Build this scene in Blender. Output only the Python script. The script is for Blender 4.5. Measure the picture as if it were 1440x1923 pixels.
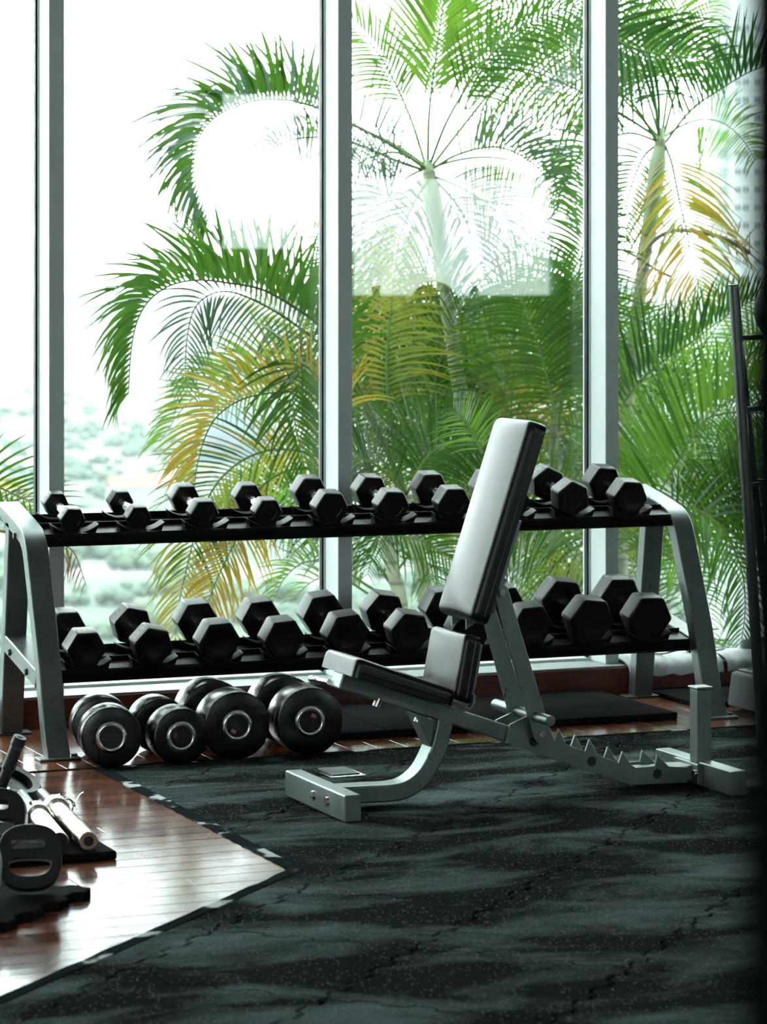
import bpy, bmesh, math, random
from mathutils import Vector, Matrix, Euler
R = math.radians
PI = math.pi
rnd = random.Random(7)
for o in list(bpy.data.objects):
    bpy.data.objects.remove(o)
scene = bpy.context.scene
COL = scene.collection

# ------------------------------------------------------------------ camera
FPX, HOR, YAW, EYE = 5500.0, 548.0, R(22.4), 1.47      # focal length in px of the 1440x1923 frame
cd = bpy.data.cameras.new('camera')
cam = bpy.data.objects.new('camera', cd); COL.objects.link(cam)
cam.location = (0, 0, EYE)
cam.rotation_euler = (R(90), 0, -YAW)
cd.sensor_fit = 'HORIZONTAL'; cd.sensor_width = 36.0
cd.lens = FPX / 1440 * 36.0
cd.shift_y = -(961.5 - HOR) / 1440.0                    # verticals stay parallel: a shifted level lens
cd.clip_start = 0.05; cd.clip_end = 20000
cd.dof.use_dof = True; cd.dof.focus_distance = 8.9; cd.dof.aperture_fstop = 7.5
scene.camera = cam

# ------------------------------------------------------------------ sky and exposure
w = bpy.data.worlds.new('overcast_sky'); scene.world = w; w.use_nodes = True
nt = w.node_tree; nt.nodes.clear()
bg = nt.nodes.new('ShaderNodeBackground'); wo = nt.nodes.new('ShaderNodeOutputWorld')
bg.inputs[0].default_value = (0.90, 1.0, 1.0, 1); bg.inputs[1].default_value = 9.0
nt.links.new(bg.outputs[0], wo.inputs[0])
vs = scene.view_settings
vs.view_transform = 'Standard'; vs.look = 'None'; vs.gamma = 1.0; vs.use_curve_mapping = False
vs.exposure = 0.0
scene.cycles.max_bounces = 8
scene.cycles.transparent_max_bounces = 16
scene.cycles.caustics_reflective = False
scene.cycles.caustics_refractive = False
scene.cycles.sample_clamp_indirect = 6.0

# ------------------------------------------------------------------ helpers
SN, CS = math.sin(YAW), math.cos(YAW)
def at(px, py, Y):
    """point of the plane y = Y that the photograph shows at a pixel"""
    a = (px - 720) / FPX; b = -(py - HOR) / FPX
    d = Vector((SN + a * CS, CS - a * SN, b))
    return Vector((0, 0, EYE)) + d * (Y / d.y)
def pxm(Y, px=720):
    """metres per pixel at depth of plane y = Y"""
    return at(px, HOR, Y).length / FPX

def new_obj(name, data, parent=None, loc=None):
    o = bpy.data.objects.new(name, data); COL.objects.link(o)
    if parent is not None:
        o.parent = parent
    if loc is not None:
        o.location = loc
    return o
def tag(o, label=None, cat=None, group=None, kind=None):
    if label: o['label'] = label
    if cat: o['category'] = cat
    if group: o['group'] = group
    if kind: o['kind'] = kind
    return o
def thing(name, label, cat, loc=(0, 0, 0), rot=(0, 0, 0), group=None):
    o = bpy.data.objects.new(name, None); COL.objects.link(o)
    o.empty_display_size = 0.1
    o.location = loc; o.rotation_euler = rot
    return tag(o, label, cat, group)
def sharp(me, ang=35):
    bm = bmesh.new(); bm.from_mesh(me)
    lim = R(ang)
    for f in bm.faces: f.smooth = True
    for e in bm.edges:
        e.smooth = not (len(e.link_faces) != 2 or e.calc_face_angle(0) > lim)
    bm.to_mesh(me); bm.free()

class MB:
    """collects solids and builds ONE mesh"""
    def __init__(s): s.v = []; s.f = []
    def add(s, vs_, fs_):
        n = len(s.v); s.v += [tuple(p) for p in vs_]; s.f += [tuple(i + n for i in f) for f in fs_]; return s
    def box(s, c, d, M=None):
        x, y, z = d[0] / 2, d[1] / 2, d[2] / 2
        vv = [Vector((sx * x, sy * y, sz * z)) for sx in (-1, 1) for sy in (-1, 1) for sz in (-1, 1)]
        if M is not None: vv = [M @ p for p in vv]
        c = Vector(c); vv = [p + c for p in vv]
        return s.add(vv, [(0, 1, 3, 2), (4, 6, 7, 5), (0, 4, 5, 1), (2, 3, 7, 6), (0, 2, 6, 4), (1, 5, 7, 3)])
    def span(s, x0, x1, y0, y1, z0, z1):
        return s.box(((x0 + x1) / 2, (y0 + y1) / 2, (z0 + z1) / 2), (x1 - x0, y1 - y0, z1 - z0))
    def cyl(s, a, b, r, n=16, r2=None):
        a = Vector(a); b = Vector(b); r2 = r if r2 is None else r2
        d = (b - a).normalized(); u = d.orthogonal().normalized(); v = d.cross(u)
        vv = []
        for p, rr in ((a, r), (b, r2)):
            for i in range(n):
                t = 2 * PI * i / n
                vv.append(p + (u * math.cos(t) + v * math.sin(t)) * rr)
        ff = [(i, (i + 1) % n, n + (i + 1) % n, n + i) for i in range(n)]
        ff += [tuple(range(n))[::-1], tuple(range(n, 2 * n))]
        return s.add(vv, ff)
    def prism(s, poly, axis, a, b):
        """poly in the two other axes (order kept), extruded along axis from a to b"""
        def P(p, t):
            return {'x': (t, p[0], p[1]), 'y': (p[0], t, p[1]), 'z': (p[0], p[1], t)}[axis]
        n = len(poly)
        vv = [P(p, a) for p in poly] + [P(p, b) for p in poly]
        ff = [tuple(range(n)), tuple(range(n, 2 * n))[::-1]] + [(i, n + i, n + (i + 1) % n, (i + 1) % n) for i in range(n)]
        return s.add(vv, ff)
    def lathe(s, prof, M=None, n=40):
        """prof = [(r, h)...] around local z"""
        vv = []; m = len(prof)
        for i in range(n):
            t = 2 * PI * i / n
            for r, h in prof: vv.append(Vector((r * math.cos(t), r * math.sin(t), h)))
        if M is not None: vv = [M @ p for p in vv]
        ff = []
        for i in range(n):
            j = (i + 1) % n
            for k in range(m - 1):
                ff.append((i * m + k, j * m + k, j * m + k + 1, i * m + k + 1))
        return s.add(vv, ff)
    def sweep(s, pts, sec, up=None, closed=False):
        """sweep a closed 2-D section along 3-D points; up fixes the second axis"""
        pts = [Vector(p) for p in pts]; m = len(sec); n = len(pts); vv = []
        prev = None
        for i, p in enumerate(pts):
            if closed: t = (pts[(i + 1) % n] - pts[i - 1]).normalized()
            else: t = (pts[min(i + 1, n - 1)] - pts[max(i - 1, 0)]).normalized()
            if up is not None: a = Vector(up)
            else: a = prev if prev is not None else t.orthogonal()
            a = (a - t * a.dot(t)).normalized(); prev = a
            b = t.cross(a)
            k = 1.0
            if 0 < i < n - 1 and up is not None:
                t1 = (pts[i] - pts[i - 1]).normalized(); t2 = (pts[i + 1] - pts[i]).normalized()
                k = 1.0 / max(0.5, math.cos(t1.angle(t2, 0) / 2))
            for q in sec: vv.append(p + a * q[0] + b * q[1] * k)
        ff = []
        for i in range(n if closed else n - 1):
            for j in range(m):
                A = i * m; B = ((i + 1) % n) * m
                ff.append((A + j, A + (j + 1) % m, B + (j + 1) % m, B + j))
        if not closed:
            ff += [tuple(range(m))[::-1], tuple(range((n - 1) * m, n * m))]
        return s.add(vv, ff)
    def mesh(s, name, mat=None, smooth=35):
        me = bpy.data.meshes.new(name); me.from_pydata(s.v, [], s.f)
        bm = bmesh.new(); bm.from_mesh(me); bmesh.ops.recalc_face_normals(bm, faces=bm.faces[:]); bm.to_mesh(me); bm.free()
        if mat: me.materials.append(mat)
        if smooth: sharp(me, smooth)
        return me
    def build(s, name, mat=None, parent=None, bevel=0, seg=2, smooth=35, wparent=True):
        o = new_obj(name, s.mesh(name, mat, smooth), parent)
        if parent is not None and wparent:
            o.location = -parent.location               # meshes are in world coordinates
        if bevel:
            b = o.modifiers.new('edge', 'BEVEL'); b.width = bevel; b.segments = seg; b.limit_method = 'ANGLE'; b.angle_limit = R(30)
            b.harden_normals = bool(smooth)
        return o
def circle(r, n=12): return [(r * math.cos(2 * PI * i / n), r * math.sin(2 * PI * i / n)) for i in range(n)]
def rect(a, b): return [(-a / 2, -b / 2), (a / 2, -b / 2), (a / 2, b / 2), (-a / 2, b / 2)]
def spline(pts, n):
    """Catmull-Rom through pts, n points"""
    pts = [Vector(p) for p in pts]; L = len(pts) - 1; out = []
    for k in range(n):
        t = k / (n - 1) * L; i = min(int(t), L - 1); u = t - i
        p1, p2 = pts[i], pts[i + 1]; p0 = pts[i - 1] if i else p1 * 2 - p2; p3 = pts[i + 2] if i + 2 <= L else p2 * 2 - p1
        out.append(0.5 * (2 * p1 + (p2 - p0) * u + (2 * p0 - 5 * p1 + 4 * p2 - p3) * u * u + (3 * p1 - p0 - 3 * p2 + p3) * u ** 3))
    return out
def curve_mesh(name, outlines, depth, bevel=0.0):
    """filled 2-D outline with holes, extruded symmetrically along z"""
    c = bpy.data.curves.new('tmp', 'CURVE'); c.dimensions = '2D'; c.fill_mode = 'BOTH'; c.extrude = depth / 2
    c.bevel_depth = bevel; c.bevel_resolution = 1
    for pl in outlines:
        sp = c.splines.new('POLY'); sp.points.add(len(pl) - 1)
        for q, p in zip(sp.points, pl): q.co = (p[0], p[1], 0, 1)
        sp.use_cyclic_u = True
    return to_mesh(c, name)
def to_mesh(c, name):
    o = bpy.data.objects.new('tmp', c); COL.objects.link(o)
    bpy.context.view_layer.update()
    dg = bpy.context.evaluated_depsgraph_get()
    me = bpy.data.meshes.new_from_object(o.evaluated_get(dg)); me.name = name
    bpy.data.objects.remove(o); bpy.data.curves.remove(c)
    return me
TXT = {}
def text_mesh(s, size, depth=0.0006):
    k = (s, size)
    if k not in TXT:
        c = bpy.data.curves.new('tmp', 'FONT'); c.body = s; c.size = size; c.extrude = depth
        c.align_x = 'CENTER'; c.align_y = 'CENTER'
        TXT[k] = to_mesh(c, 'number')
    return TXT[k]
def superell(a, b, n=40, e=3.0):
    out = []
    for i in range(n):
        t = 2 * PI * i / n; c, s = math.cos(t), math.sin(t)
        out.append((a * math.copysign(abs(c) ** (2 / e), c), b * math.copysign(abs(s) ** (2 / e), s)))
    return out

# ------------------------------------------------------------------ materials
class NT:
    def __init__(s, name):
        s.m = bpy.data.materials.new(name); s.m.use_nodes = True; s.t = s.m.node_tree; s.t.nodes.clear()
        s.out = s.n('ShaderNodeOutputMaterial')
    def n(s, typ, **kw):
        o = s.t.nodes.new(typ)
        for k, v in kw.items(): setattr(o, k, v)
        return o
    def set(s, node, **kw):
        for k, v in kw.items():
            node.inputs[k.replace('_', ' ')].default_value = v
        return node
    def l(s, a, b): s.t.links.new(a, b)
    def coords(s, scale=(1, 1, 1), kind='Object', rot=(0, 0, 0)):
        tc = s.n('ShaderNodeTexCoord'); mp = s.n('ShaderNodeMapping')
        mp.inputs['Scale'].default_value = scale; mp.inputs['Rotation'].default_value = rot
        if kind == 'World':
            g = s.n('ShaderNodeNewGeometry'); s.l(g.outputs['Position'], mp.inputs[0])
        else: s.l(tc.outputs[kind], mp.inputs[0])
        return mp.outputs[0]
    def noise(s, vec, scale, detail=4, rough=.55, dist=0):
        o = s.n('ShaderNodeTexNoise'); o.inputs['Scale'].default_value = scale; o.inputs['Detail'].default_value = detail
        o.inputs['Roughness'].default_value = rough; o.inputs['Distortion'].default_value = dist
        s.l(vec, o.inputs['Vector']); return o.outputs['Fac']
    def ramp(s, fac, stops, interp='LINEAR'):
        o = s.n('ShaderNodeValToRGB'); o.color_ramp.interpolation = interp
        e = o.color_ramp.elements
        while len(e) < len(stops): e.new(0.5)
        for q, (p, c) in zip(e, stops):
            q.position = p; q.color = (c, c, c, 1) if isinstance(c, (int, float)) else (*c, 1)
        s.l(fac, o.inputs[0]); return o.outputs[0]
    def mix(s, fac, a, b, blend='MIX'):
        o = s.n('ShaderNodeMix', data_type='RGBA', blend_type=blend)
        for i, q in ((0, fac), (6, a), (7, b)):
            if hasattr(q, 'is_linked') or hasattr(q, 'links'): s.l(q, o.inputs[i])
            else: o.inputs[i].default_value = q if i == 0 else (*q, 1)
        return o.outputs[2]
    def math(s, op, a, b):
        o = s.n('ShaderNodeMath', operation=op)
        for i, q in ((0, a), (1, b)):
            if isinstance(q, (int, float)): o.inputs[i].default_value = q
            else: s.l(q, o.inputs[i])
        return o.outputs[0]
    def bump(s, h, strength, dist=0.01):
        o = s.n('ShaderNodeBump'); o.inputs['Strength'].default_value = strength; o.inputs['Distance'].default_value = dist
        s.l(h, o.inputs['Height']); return o.outputs[0]
    def bsdf(s, color, rough, metal=0.0, normal=None, coat=0.0, coat_rough=.05, spec=None, sheen=0):
        p = s.n('ShaderNodeBsdfPrincipled')
        for k, q in (('Base Color', color), ('Roughness', rough), ('Metallic', metal)):
            if isinstance(q, (int, float)): p.inputs[k].default_value = q
            elif isinstance(q, tuple): p.inputs[k].default_value = (*q, 1)
            else: s.l(q, p.inputs[k])
        p.inputs['Coat Weight'].default_value = coat; p.inputs['Coat Roughness'].default_value = coat_rough
        if spec is not None: p.inputs['Specular IOR Level'].default_value = spec
        if sheen: p.inputs['Sheen Weight'].default_value = sheen
        if normal is not None: s.l(normal, p.inputs['Normal'])
        s.l(p.outputs[0], s.out.inputs[0]); return p
M = {}
def simple(name, col, rough, metal=0.0, nscale=0, nstr=.05, var=.15, bscale=None, coat=0, kind='Object', rv=1.0, **kw):
    t = NT(name); c = col; r = rough; nrm = None
    if nscale:
        v = t.coords(kind=kind); f = t.noise(v, nscale, 5)
        dark = tuple(q * (1 - var) for q in col); lite = tuple(min(1, q * (1 + var)) for q in col)
        c = t.ramp(f, [(.3, dark), (.7, lite)])
        r = t.ramp(f, [(.3, max(.02, rough - .06 * rv)), (.7, min(1, rough + .08 * rv))])
        if bscale: nrm = t.bump(t.noise(v, bscale, 3), nstr, .002)
    t.bsdf(c, r, metal, nrm, coat=coat, **kw); M[name] = t.m; return t.m

simple('silver_paint', (.175, .197, .194), .36, .8, 14, var=.12, bscale=220, nstr=.08)
simple('bench_steel', (.19, .222, .216), .36, .8, 10, var=.16, bscale=240, nstr=.08)
simple('aluminium', (.55, .60, .60), .45, .0, 8, var=.05)
simple('chrome', (.85, .86, .86), .12, 1.0, 30, var=.05)
simple('nickel', (.70, .66, .58), .22, 1.0, 25, var=.08)
simple('rack_black', (.0012, .0012, .0014), .38, 0, 20, var=.3, spec=.2)
simple('head_black', (.0013, .0015, .0017), .36, 0, 20, var=.3, rv=.25, spec=.38)
simple('urethane', (.0012, .0014, .0016), .27, 0, 12, var=.3, rv=.25, spec=.45)
simple('disc_black', (.006, .006, .006), .3, 0)
simple('emboss_grey', (.16, .17, .17), .5, 0)
simple('plate_recess', (.002, .002, .002), .9, 0, spec=.0)
simple('print_grey', (.05, .052, .052), .5, 0)
simple('sticker_pink', (.42, .16, .13), .5, 0)
simple('sticker_brown', (.16, .07, .04), .5, 0)
simple('vinyl', (.0018, .0021, .0024), .31, 0, 5, var=.2, rv=.2, spec=.42)
simple('plug_black', (.006, .006, .006), .45, 0)
simple('bolt_dark', (.05, .052, .055), .35, .8)
simple('mat_rubber', (.008, .009, .009), .8, 0, 250, var=.6, bscale=260, nstr=.4, spec=.01)
simple('sill_paint', (.34, .38, .375), .4, .1, 6, var=.05)
simple('ceiling_paint', (.72, .73, .73), .9, 0, 3, var=.03)
simple('wall_paint', (.42, .43, .43), .85, 0, 3, var=.04)
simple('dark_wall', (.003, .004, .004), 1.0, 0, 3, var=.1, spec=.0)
simple('towel', (.62, .66, .66), .95, 0, 40, var=.06, bscale=300, nstr=.6, sheen=.3)
simple('cord', (.22, .26, .25), .4, 0)
simple('grey_plastic', (.20, .23, .23), .5, 0, 10, var=.1)
simple('plate_grey', (.30, .35, .37), .45, 0, 10, var=.1)
simple('lime', (.32, .50, .02), .5, 0)
simple('soft_black', (.006, .007, .0075), .45, 0, 50, var=.3, bscale=200, nstr=.06, spec=.35)
simple('grip_blue_black', (.010, .014, .018), .5, 0, 50, var=.3)
simple('blue_band', (.02, .06, .09), .5, 0)
simple('ball_black', (.015, .017, .017), .6, 0, 90, var=.3, bscale=200, nstr=.2)
simple('baseboard_wood', (.115, .026, .014), .28, 0, 0)
simple('slab', (.05, .05, .05), .9)

def chipped(name, col, rough, metal):
    t = NT(name); v = t.coords(kind='World')
    f = t.noise(v, 12, 5); c = t.ramp(f, [(.3, tuple(q * .86 for q in col)), (.7, tuple(q * 1.12 for q in col))])
    g = t.noise(t.coords((1, 1, .45), 'World'), 42, 4, .6, .6); area = t.ramp(t.noise(v, 4.5, 3), [(.50, 0.0), (.60, .085)])
    chip = t.ramp(t.math('ADD', g, area), [(.735, 0.0), (.755, 1.0)])
    c = t.mix(chip, c, (.015, .016, .016)); mt = t.ramp(chip, [(0, metal), (1, 0.0)])
    r = t.ramp(f, [(.3, rough - .05), (.7, rough + .06)])
    t.bsdf(c, r, mt, t.bump(t.noise(v, 220, 2), .06, .002)); M[name] = t.m
chipped('silver_paint', (.160, .181, .178), .36, .8)
chipped('bench_steel', (.19, .222, .216), .36, .8)
def mat_baseboard():
    t = NT('red_wood'); v = t.coords((1.5, 20, 20)); f = t.noise(v, 3, 6, .6, .6)
    c = t.ramp(f, [(.25, (.055, .012, .007)), (.55, (.13, .030, .016)), (.8, (.17, .045, .022))])
    t.bsdf(c, .3, 0, t.bump(f, .05, .002), coat=.2); M['red_wood'] = t.m
mat_baseboard()
def mat_plank():
    t = NT('floor_wood'); v = t.coords((1.2, 26, 26))
    info = t.n('ShaderNodeObjectInfo')
    add = t.n('ShaderNodeVectorMath', operation='ADD'); t.l(v, add.inputs[0])
    mul = t.n('ShaderNodeVectorMath', operation='SCALE'); cmb = t.n('ShaderNodeCombineXYZ')
    for i in range(3): t.l(info.outputs['Random'], cmb.inputs[i])
    t.l(cmb.outputs[0], mul.inputs[0]); mul.inputs['Scale'].default_value = 37.0; t.l(mul.outputs[0], add.inputs[1])
    f = t.noise(add.outputs[0], 2.4, 6, .62, .5)
    c = t.ramp(f, [(.2, (.050, .015, .008)), (.5, (.115, .037, .018)), (.8, (.19, .072, .036))])
    tone = t.ramp(info.outputs['Random'], [(0, .62), (1, 1.25)])
    c2 = t.mix(1.0, c, tone, 'MULTIPLY')
    wv = t.noise(t.coords((1.5, 6, 1), 'World'), 2.2, 1)
    rough = t.ramp(t.noise(t.coords((1, 1, 1), 'World'), 4, 5), [(.3, .12), (.7, .20)])
    t.bsdf(c2, rough, 0, t.bump(wv, .03, .02), spec=.4); M['floor_wood'] = t.m
mat_plank()
def mat_rubber():
    t = NT('floor_rubber'); v = t.coords(kind='World')
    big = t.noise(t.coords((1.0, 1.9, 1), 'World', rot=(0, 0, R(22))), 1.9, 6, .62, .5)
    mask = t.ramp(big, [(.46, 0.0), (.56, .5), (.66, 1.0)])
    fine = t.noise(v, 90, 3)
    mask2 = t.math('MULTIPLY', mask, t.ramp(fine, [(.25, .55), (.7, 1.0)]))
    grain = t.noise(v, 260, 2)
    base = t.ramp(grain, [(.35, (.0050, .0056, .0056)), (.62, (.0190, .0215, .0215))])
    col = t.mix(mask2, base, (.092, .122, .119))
    sp = t.n('ShaderNodeTexVoronoi'); sp.inputs['Scale'].default_value = 120; t.l(v, sp.inputs['Vector'])
    dot = t.ramp(sp.outputs['Distance'], [(.14, 1.0), (.28, 0.0)])
    rc = t.n('ShaderNodeSeparateColor'); t.l(sp.outputs['Color'], rc.inputs[0])
    pick = t.ramp(rc.outputs[0], [(.72, 0.0), (.76, 1.0)])
    dots = t.math('MULTIPLY', dot, pick)
    col = t.mix(dots, col, (.26, .265, .24))
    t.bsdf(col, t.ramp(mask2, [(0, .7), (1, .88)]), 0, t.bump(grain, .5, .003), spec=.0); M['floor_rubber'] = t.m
mat_rubber()
def mat_tape():
    t = NT('edge_tape'); v = t.coords(kind='World')
    f = t.noise(v, 7, 3, .5, .2)
    c = t.ramp(f, [(.53, (.012, .016, .017)), (.585, (.035, .042, .044)), (.615, (.40, .43, .43))])
    t.bsdf(c, .5, 0, None, spec=.0); M['edge_tape'] = t.m
mat_tape()
def mat_glass():
    t = NT('window_glass')
    tr = t.n('ShaderNodeBsdfTransparent'); tr.inputs[0].default_value = (.95, .985, .975, 1)
    gl = t.n('ShaderNodeBsdfGlossy'); gl.inputs['Roughness'].default_value = 0.0
    lw = t.n('ShaderNodeLayerWeight'); lw.inputs['Blend'].default_value = .5
    fr = t.math('ADD', t.math('MULTIPLY', t.math('POWER', lw.outputs['Facing'], 5.0), .96), .04)     # Schlick, the same on both sides
    mx = t.n('ShaderNodeMixShader'); t.l(fr, mx.inputs[0]); t.l(tr.outputs[0], mx.inputs[1]); t.l(gl.outputs[0], mx.inputs[2])
    t.l(mx.outputs[0], t.out.inputs[0]); M['glass'] = t.m
mat_glass()
def mat_leaf(name, c1, c2, trans=.45, c3=None):
    t = NT(name); v = t.coords(kind='World')
    f = t.noise(v, 5.0, 4, .6); f2 = t.noise(v, 1.7, 3)
    col = t.ramp(f, [(.3, c1), (.7, c2)])
    if c3: col = t.mix(t.ramp(f2, [(.42, 0.0), (.58, 1.0)]), col, c3)
    d = t.n('ShaderNodeBsdfDiffuse'); tl = t.n('ShaderNodeBsdfTranslucent'); g = t.n('ShaderNodeBsdfGlossy'); g.inputs['Roughness'].default_value = .4
    t.l(col, d.inputs[0]); t.l(col, tl.inputs[0]); g.inputs[0].default_value = (.16, .18, .16, 1)
    m1 = t.n('ShaderNodeMixShader'); m1.inputs[0].default_value = trans; t.l(d.outputs[0], m1.inputs[1]); t.l(tl.outputs[0], m1.inputs[2])
    fr = t.n('ShaderNodeFresnel'); fr.inputs['IOR'].default_value = 1.25
    m2 = t.n('ShaderNodeMixShader'); t.l(fr.outputs[0], m2.inputs[0]); t.l(m1.outputs[0], m2.inputs[1]); t.l(g.outputs[0], m2.inputs[2])
    t.l(m2.outputs[0], t.out.inputs[0]); M[name] = t.m
mat_leaf('leaf_green', (.022, .070, .006), (.055, .130, .010))
mat_leaf('leaf_light', (.055, .135, .012), (.110, .205, .022), .55)
mat_leaf('leaf_dark', (.012, .040, .008), (.028, .080, .012), .4)
mat_leaf('leaf_grey', (.045, .085, .045), (.08, .13, .065), .4)
mat_leaf('leaf_yellow', (.10, .16, .02), (.19, .22, .03), .5, (.25, .20, .025))
mat_leaf('leaf_orange', (.26, .19, .025), (.34, .26, .035), .5, (.28, .16, .02))
mat_leaf('leaf_dry', (.10, .055, .025), (.17, .10, .05), .3)
mat_leaf('stem_green', (.05, .09, .022), (.09, .14, .04), .1)
def mat_trunk():
    t = NT('trunk'); v = t.coords(kind='World'); 
    wv = t.n('ShaderNodeTexWave', wave_type='BANDS', bands_direction='Z'); wv.inputs['Scale'].default_value = 3.6; wv.inputs['Distortion'].default_value = 1.2
    t.l(v, wv.inputs['Vector'])
    f = t.noise(v, 14, 5)
    a = t.ramp(f, [(.3, (.10, .115, .07)), (.7, (.20, .22, .14))])
    c = t.mix(t.ramp(wv.outputs['Fac'], [(.0, .75), (.12, 0.0)]), a, (.06, .05, .035))
    t.bsdf(c, .7, 0, t.bump(f, .3, .01)); M['trunk'] = t.m
mat_trunk()
simple('crownshaft', (.13, .18, .085), .5, 0, 6, var=.2, kind='Object')
simple('dry_bark', (.07, .05, .035), .8, 0, 30, var=.3)
simple('concrete_beige', (.10, .10, .085), .8, 0, 2, var=.08)
simple('tower_wall', (.34, .37, .37), .8, 0, .02, var=.04)
simple('tower_window', (.085, .112, .118), .5, 0)
simple('tower_window_blue', (.13, .168, .178), .5, 0)
simple('roof_red', (.14, .075, .06), .8); simple('house_white', (.20, .21, .21), .8); simple('house_blue', (.04, .062, .085), .6)
simple('soil', (.05, .04, .03), .9)
def mat_land(name, stops, scale):
    t = NT(name); v = t.coords(kind='World'); f = t.noise(v, scale, 6, .6)
    t.bsdf(t.ramp(f, stops), .9); M[name] = t.m
mat_land('land', [(.30, (.030, .052, .040)), (.45, (.042, .066, .040)), (.52, (.06, .075, .06)), (.60, (.12, .125, .12)), (.75, (.05, .07, .045))], .014)
mat_land('hill', [(.3, (.05, .065, .06)), (.7, (.06, .075, .065))], .004)
mat_land('canopy', [(.3, (.044, .074, .058)), (.7, (.060, .092, .054))], .03)

t_ = NT('haze'); vs_ = t_.n('ShaderNodeVolumeScatter'); vs_.inputs['Color'].default_value = (.92, 1, 1, 1); vs_.inputs['Density'].default_value = .00011; vs_.inputs['Anisotropy'].default_value = .2
t_.l(vs_.outputs[0], t_.out.inputs['Volume']); M['haze'] = t_.m
# ================================================================== the setting
def struct(name, mb, mat, parent=None, bevel=0, smooth=0):
    o = mb.build(name, mat, parent, bevel=bevel, smooth=smooth); 
    if parent is None: o['kind'] = 'structure'
    return o
YG = 9.76                                              # glass plane
floor = struct('floor', MB().span(-6.5, 13, -4.0, 9.60, -.30, -.022), M['floor_rubber'])
WX, WV, YB = 2.616, 3.08, 8.69                         # wood wedge: x < WX and v > WV; back strip beyond y = YB
S2 = math.sqrt(.5)
def vv_(x, y): return (y - x) * S2

# --- interlocking rubber tiles, laid at 45 degrees, half a metre each
def jig(t):
    k = ((t + .25) / .125) % 1.0
    if abs(t) > .221: return 0.0
    return .011 if k < .5 else -.011
def jig_outline(half=.25, g=.0026):
    ts = []
    for i in range(4):
        a = -.25 + .125 * i
        ts += [a + .006, a + .0565, a + .0685, a + .119]
    def prof():
        out = []
        for t in ts:
            if t < -.225: out.append((-.2285, 0)); t = -.2195
            if t > .225: out.append((.2195, jig(.2195))); t = .2285
            out.append((t, jig(t)))
        return out
    P = prof(); k = 1 - g / half
    pts = [(-half, -half)] + [(t, -half + f) for t, f in P] + [(half, -half)] + [(half + f, t) for t, f in P]
    pts += [(half, half)] + [(t, half + f) for t, f in P[::-1]] + [(-half, half)] + [(-half + f, t) for t, f in P[::-1]]
    return [(x * k, y * k) for x, y in pts]
def tile_mesh(thick=.02, mat=None):
    o = jig_outline(); n = len(o)
    ins = [(x * .984, y * .984) for x, y in o]
    v = [(x, y, -thick) for x, y in o] + [(x, y, -.0030) for x, y in o] + [(x, y, 0) for x, y in ins]
    f = [tuple(range(2 * n, 3 * n)), tuple(range(n))[::-1]]
    for a in (0, n):
        f += [(a + i, a + (i + 1) % n, a + n + (i + 1) % n, a + n + i) for i in range(n)]
    me = bpy.data.meshes.new('rubber_tile'); me.from_pydata(v, [], f); me.materials.append(mat or M['floor_rubber']); return me
TILE = tile_mesh()
def clip(me, M4, cuts, keep):
    """copy of a mesh, placed by M4, cut along vertical planes; faces kept by keep(x, y) of their centre; caps closed"""
    bm = bmesh.new(); bm.from_mesh(me); bm.transform(M4)
    for co, no in cuts:
        bmesh.ops.bisect_plane(bm, geom=bm.verts[:] + bm.edges[:] + bm.faces[:], plane_co=co, plane_no=no)
    bmesh.ops.triangulate(bm, faces=[f for f in bm.faces if len(f.verts) > 4])
    dead = [f for f in bm.faces if not keep(f.calc_center_median())]
    bmesh.ops.delete(bm, geom=dead, context='FACES')
    if not bm.faces: bm.free(); return None
    out = bpy.data.meshes.new(me.name); bm.transform(M4.inverted()); bm.to_mesh(out); bm.free()
    out.materials.append(me.materials[0]); return out
def in_rubber(p): return (p.x > WX or vv_(p.x, p.y) < WV) and p.y < YB
for i in range(-11, 7):
    for j in range(-9, 8):
        u = 6.08 + .25 + .5 * i; v = 2.455 + .25 + .5 * j
        x, y = (u - v) * S2, (u + v) * S2
        if not (-.9 < x < 6.4 and 2.9 < y < 9.2): continue
        M4 = Matrix.Translation((x, y, 0)) @ Matrix.Rotation(R(45), 4, 'Z')
        cs = [M4 @ Vector((a * .26, b * .26, 0)) for a in (-1, 1) for b in (-1, 1)]
        ins = [in_rubber(c) for c in cs]
        near = [(x - WX) ** 2 < .15 and v > 2.6, (v - WV) ** 2 < .12, (y - YB) ** 2 < .15]
        if all(ins) and not (abs(x - WX) < .4 and vv_(x, y) > 2.7): me = TILE
        else:
            if vv_(x, y) > WV + .4 and x < WX - .4: continue
            if y > YB + .37: continue
            me = clip(TILE, M4, [((WX, 0, 0), (1, 0, 0)), ((WX, WX + WV / S2, 0), (-S2, S2, 0)), ((0, YB, 0), (0, 1, 0))], in_rubber)
            if me is None: continue
        o = new_obj('rubber_tile', me, floor); o.matrix_local = M4

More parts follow.
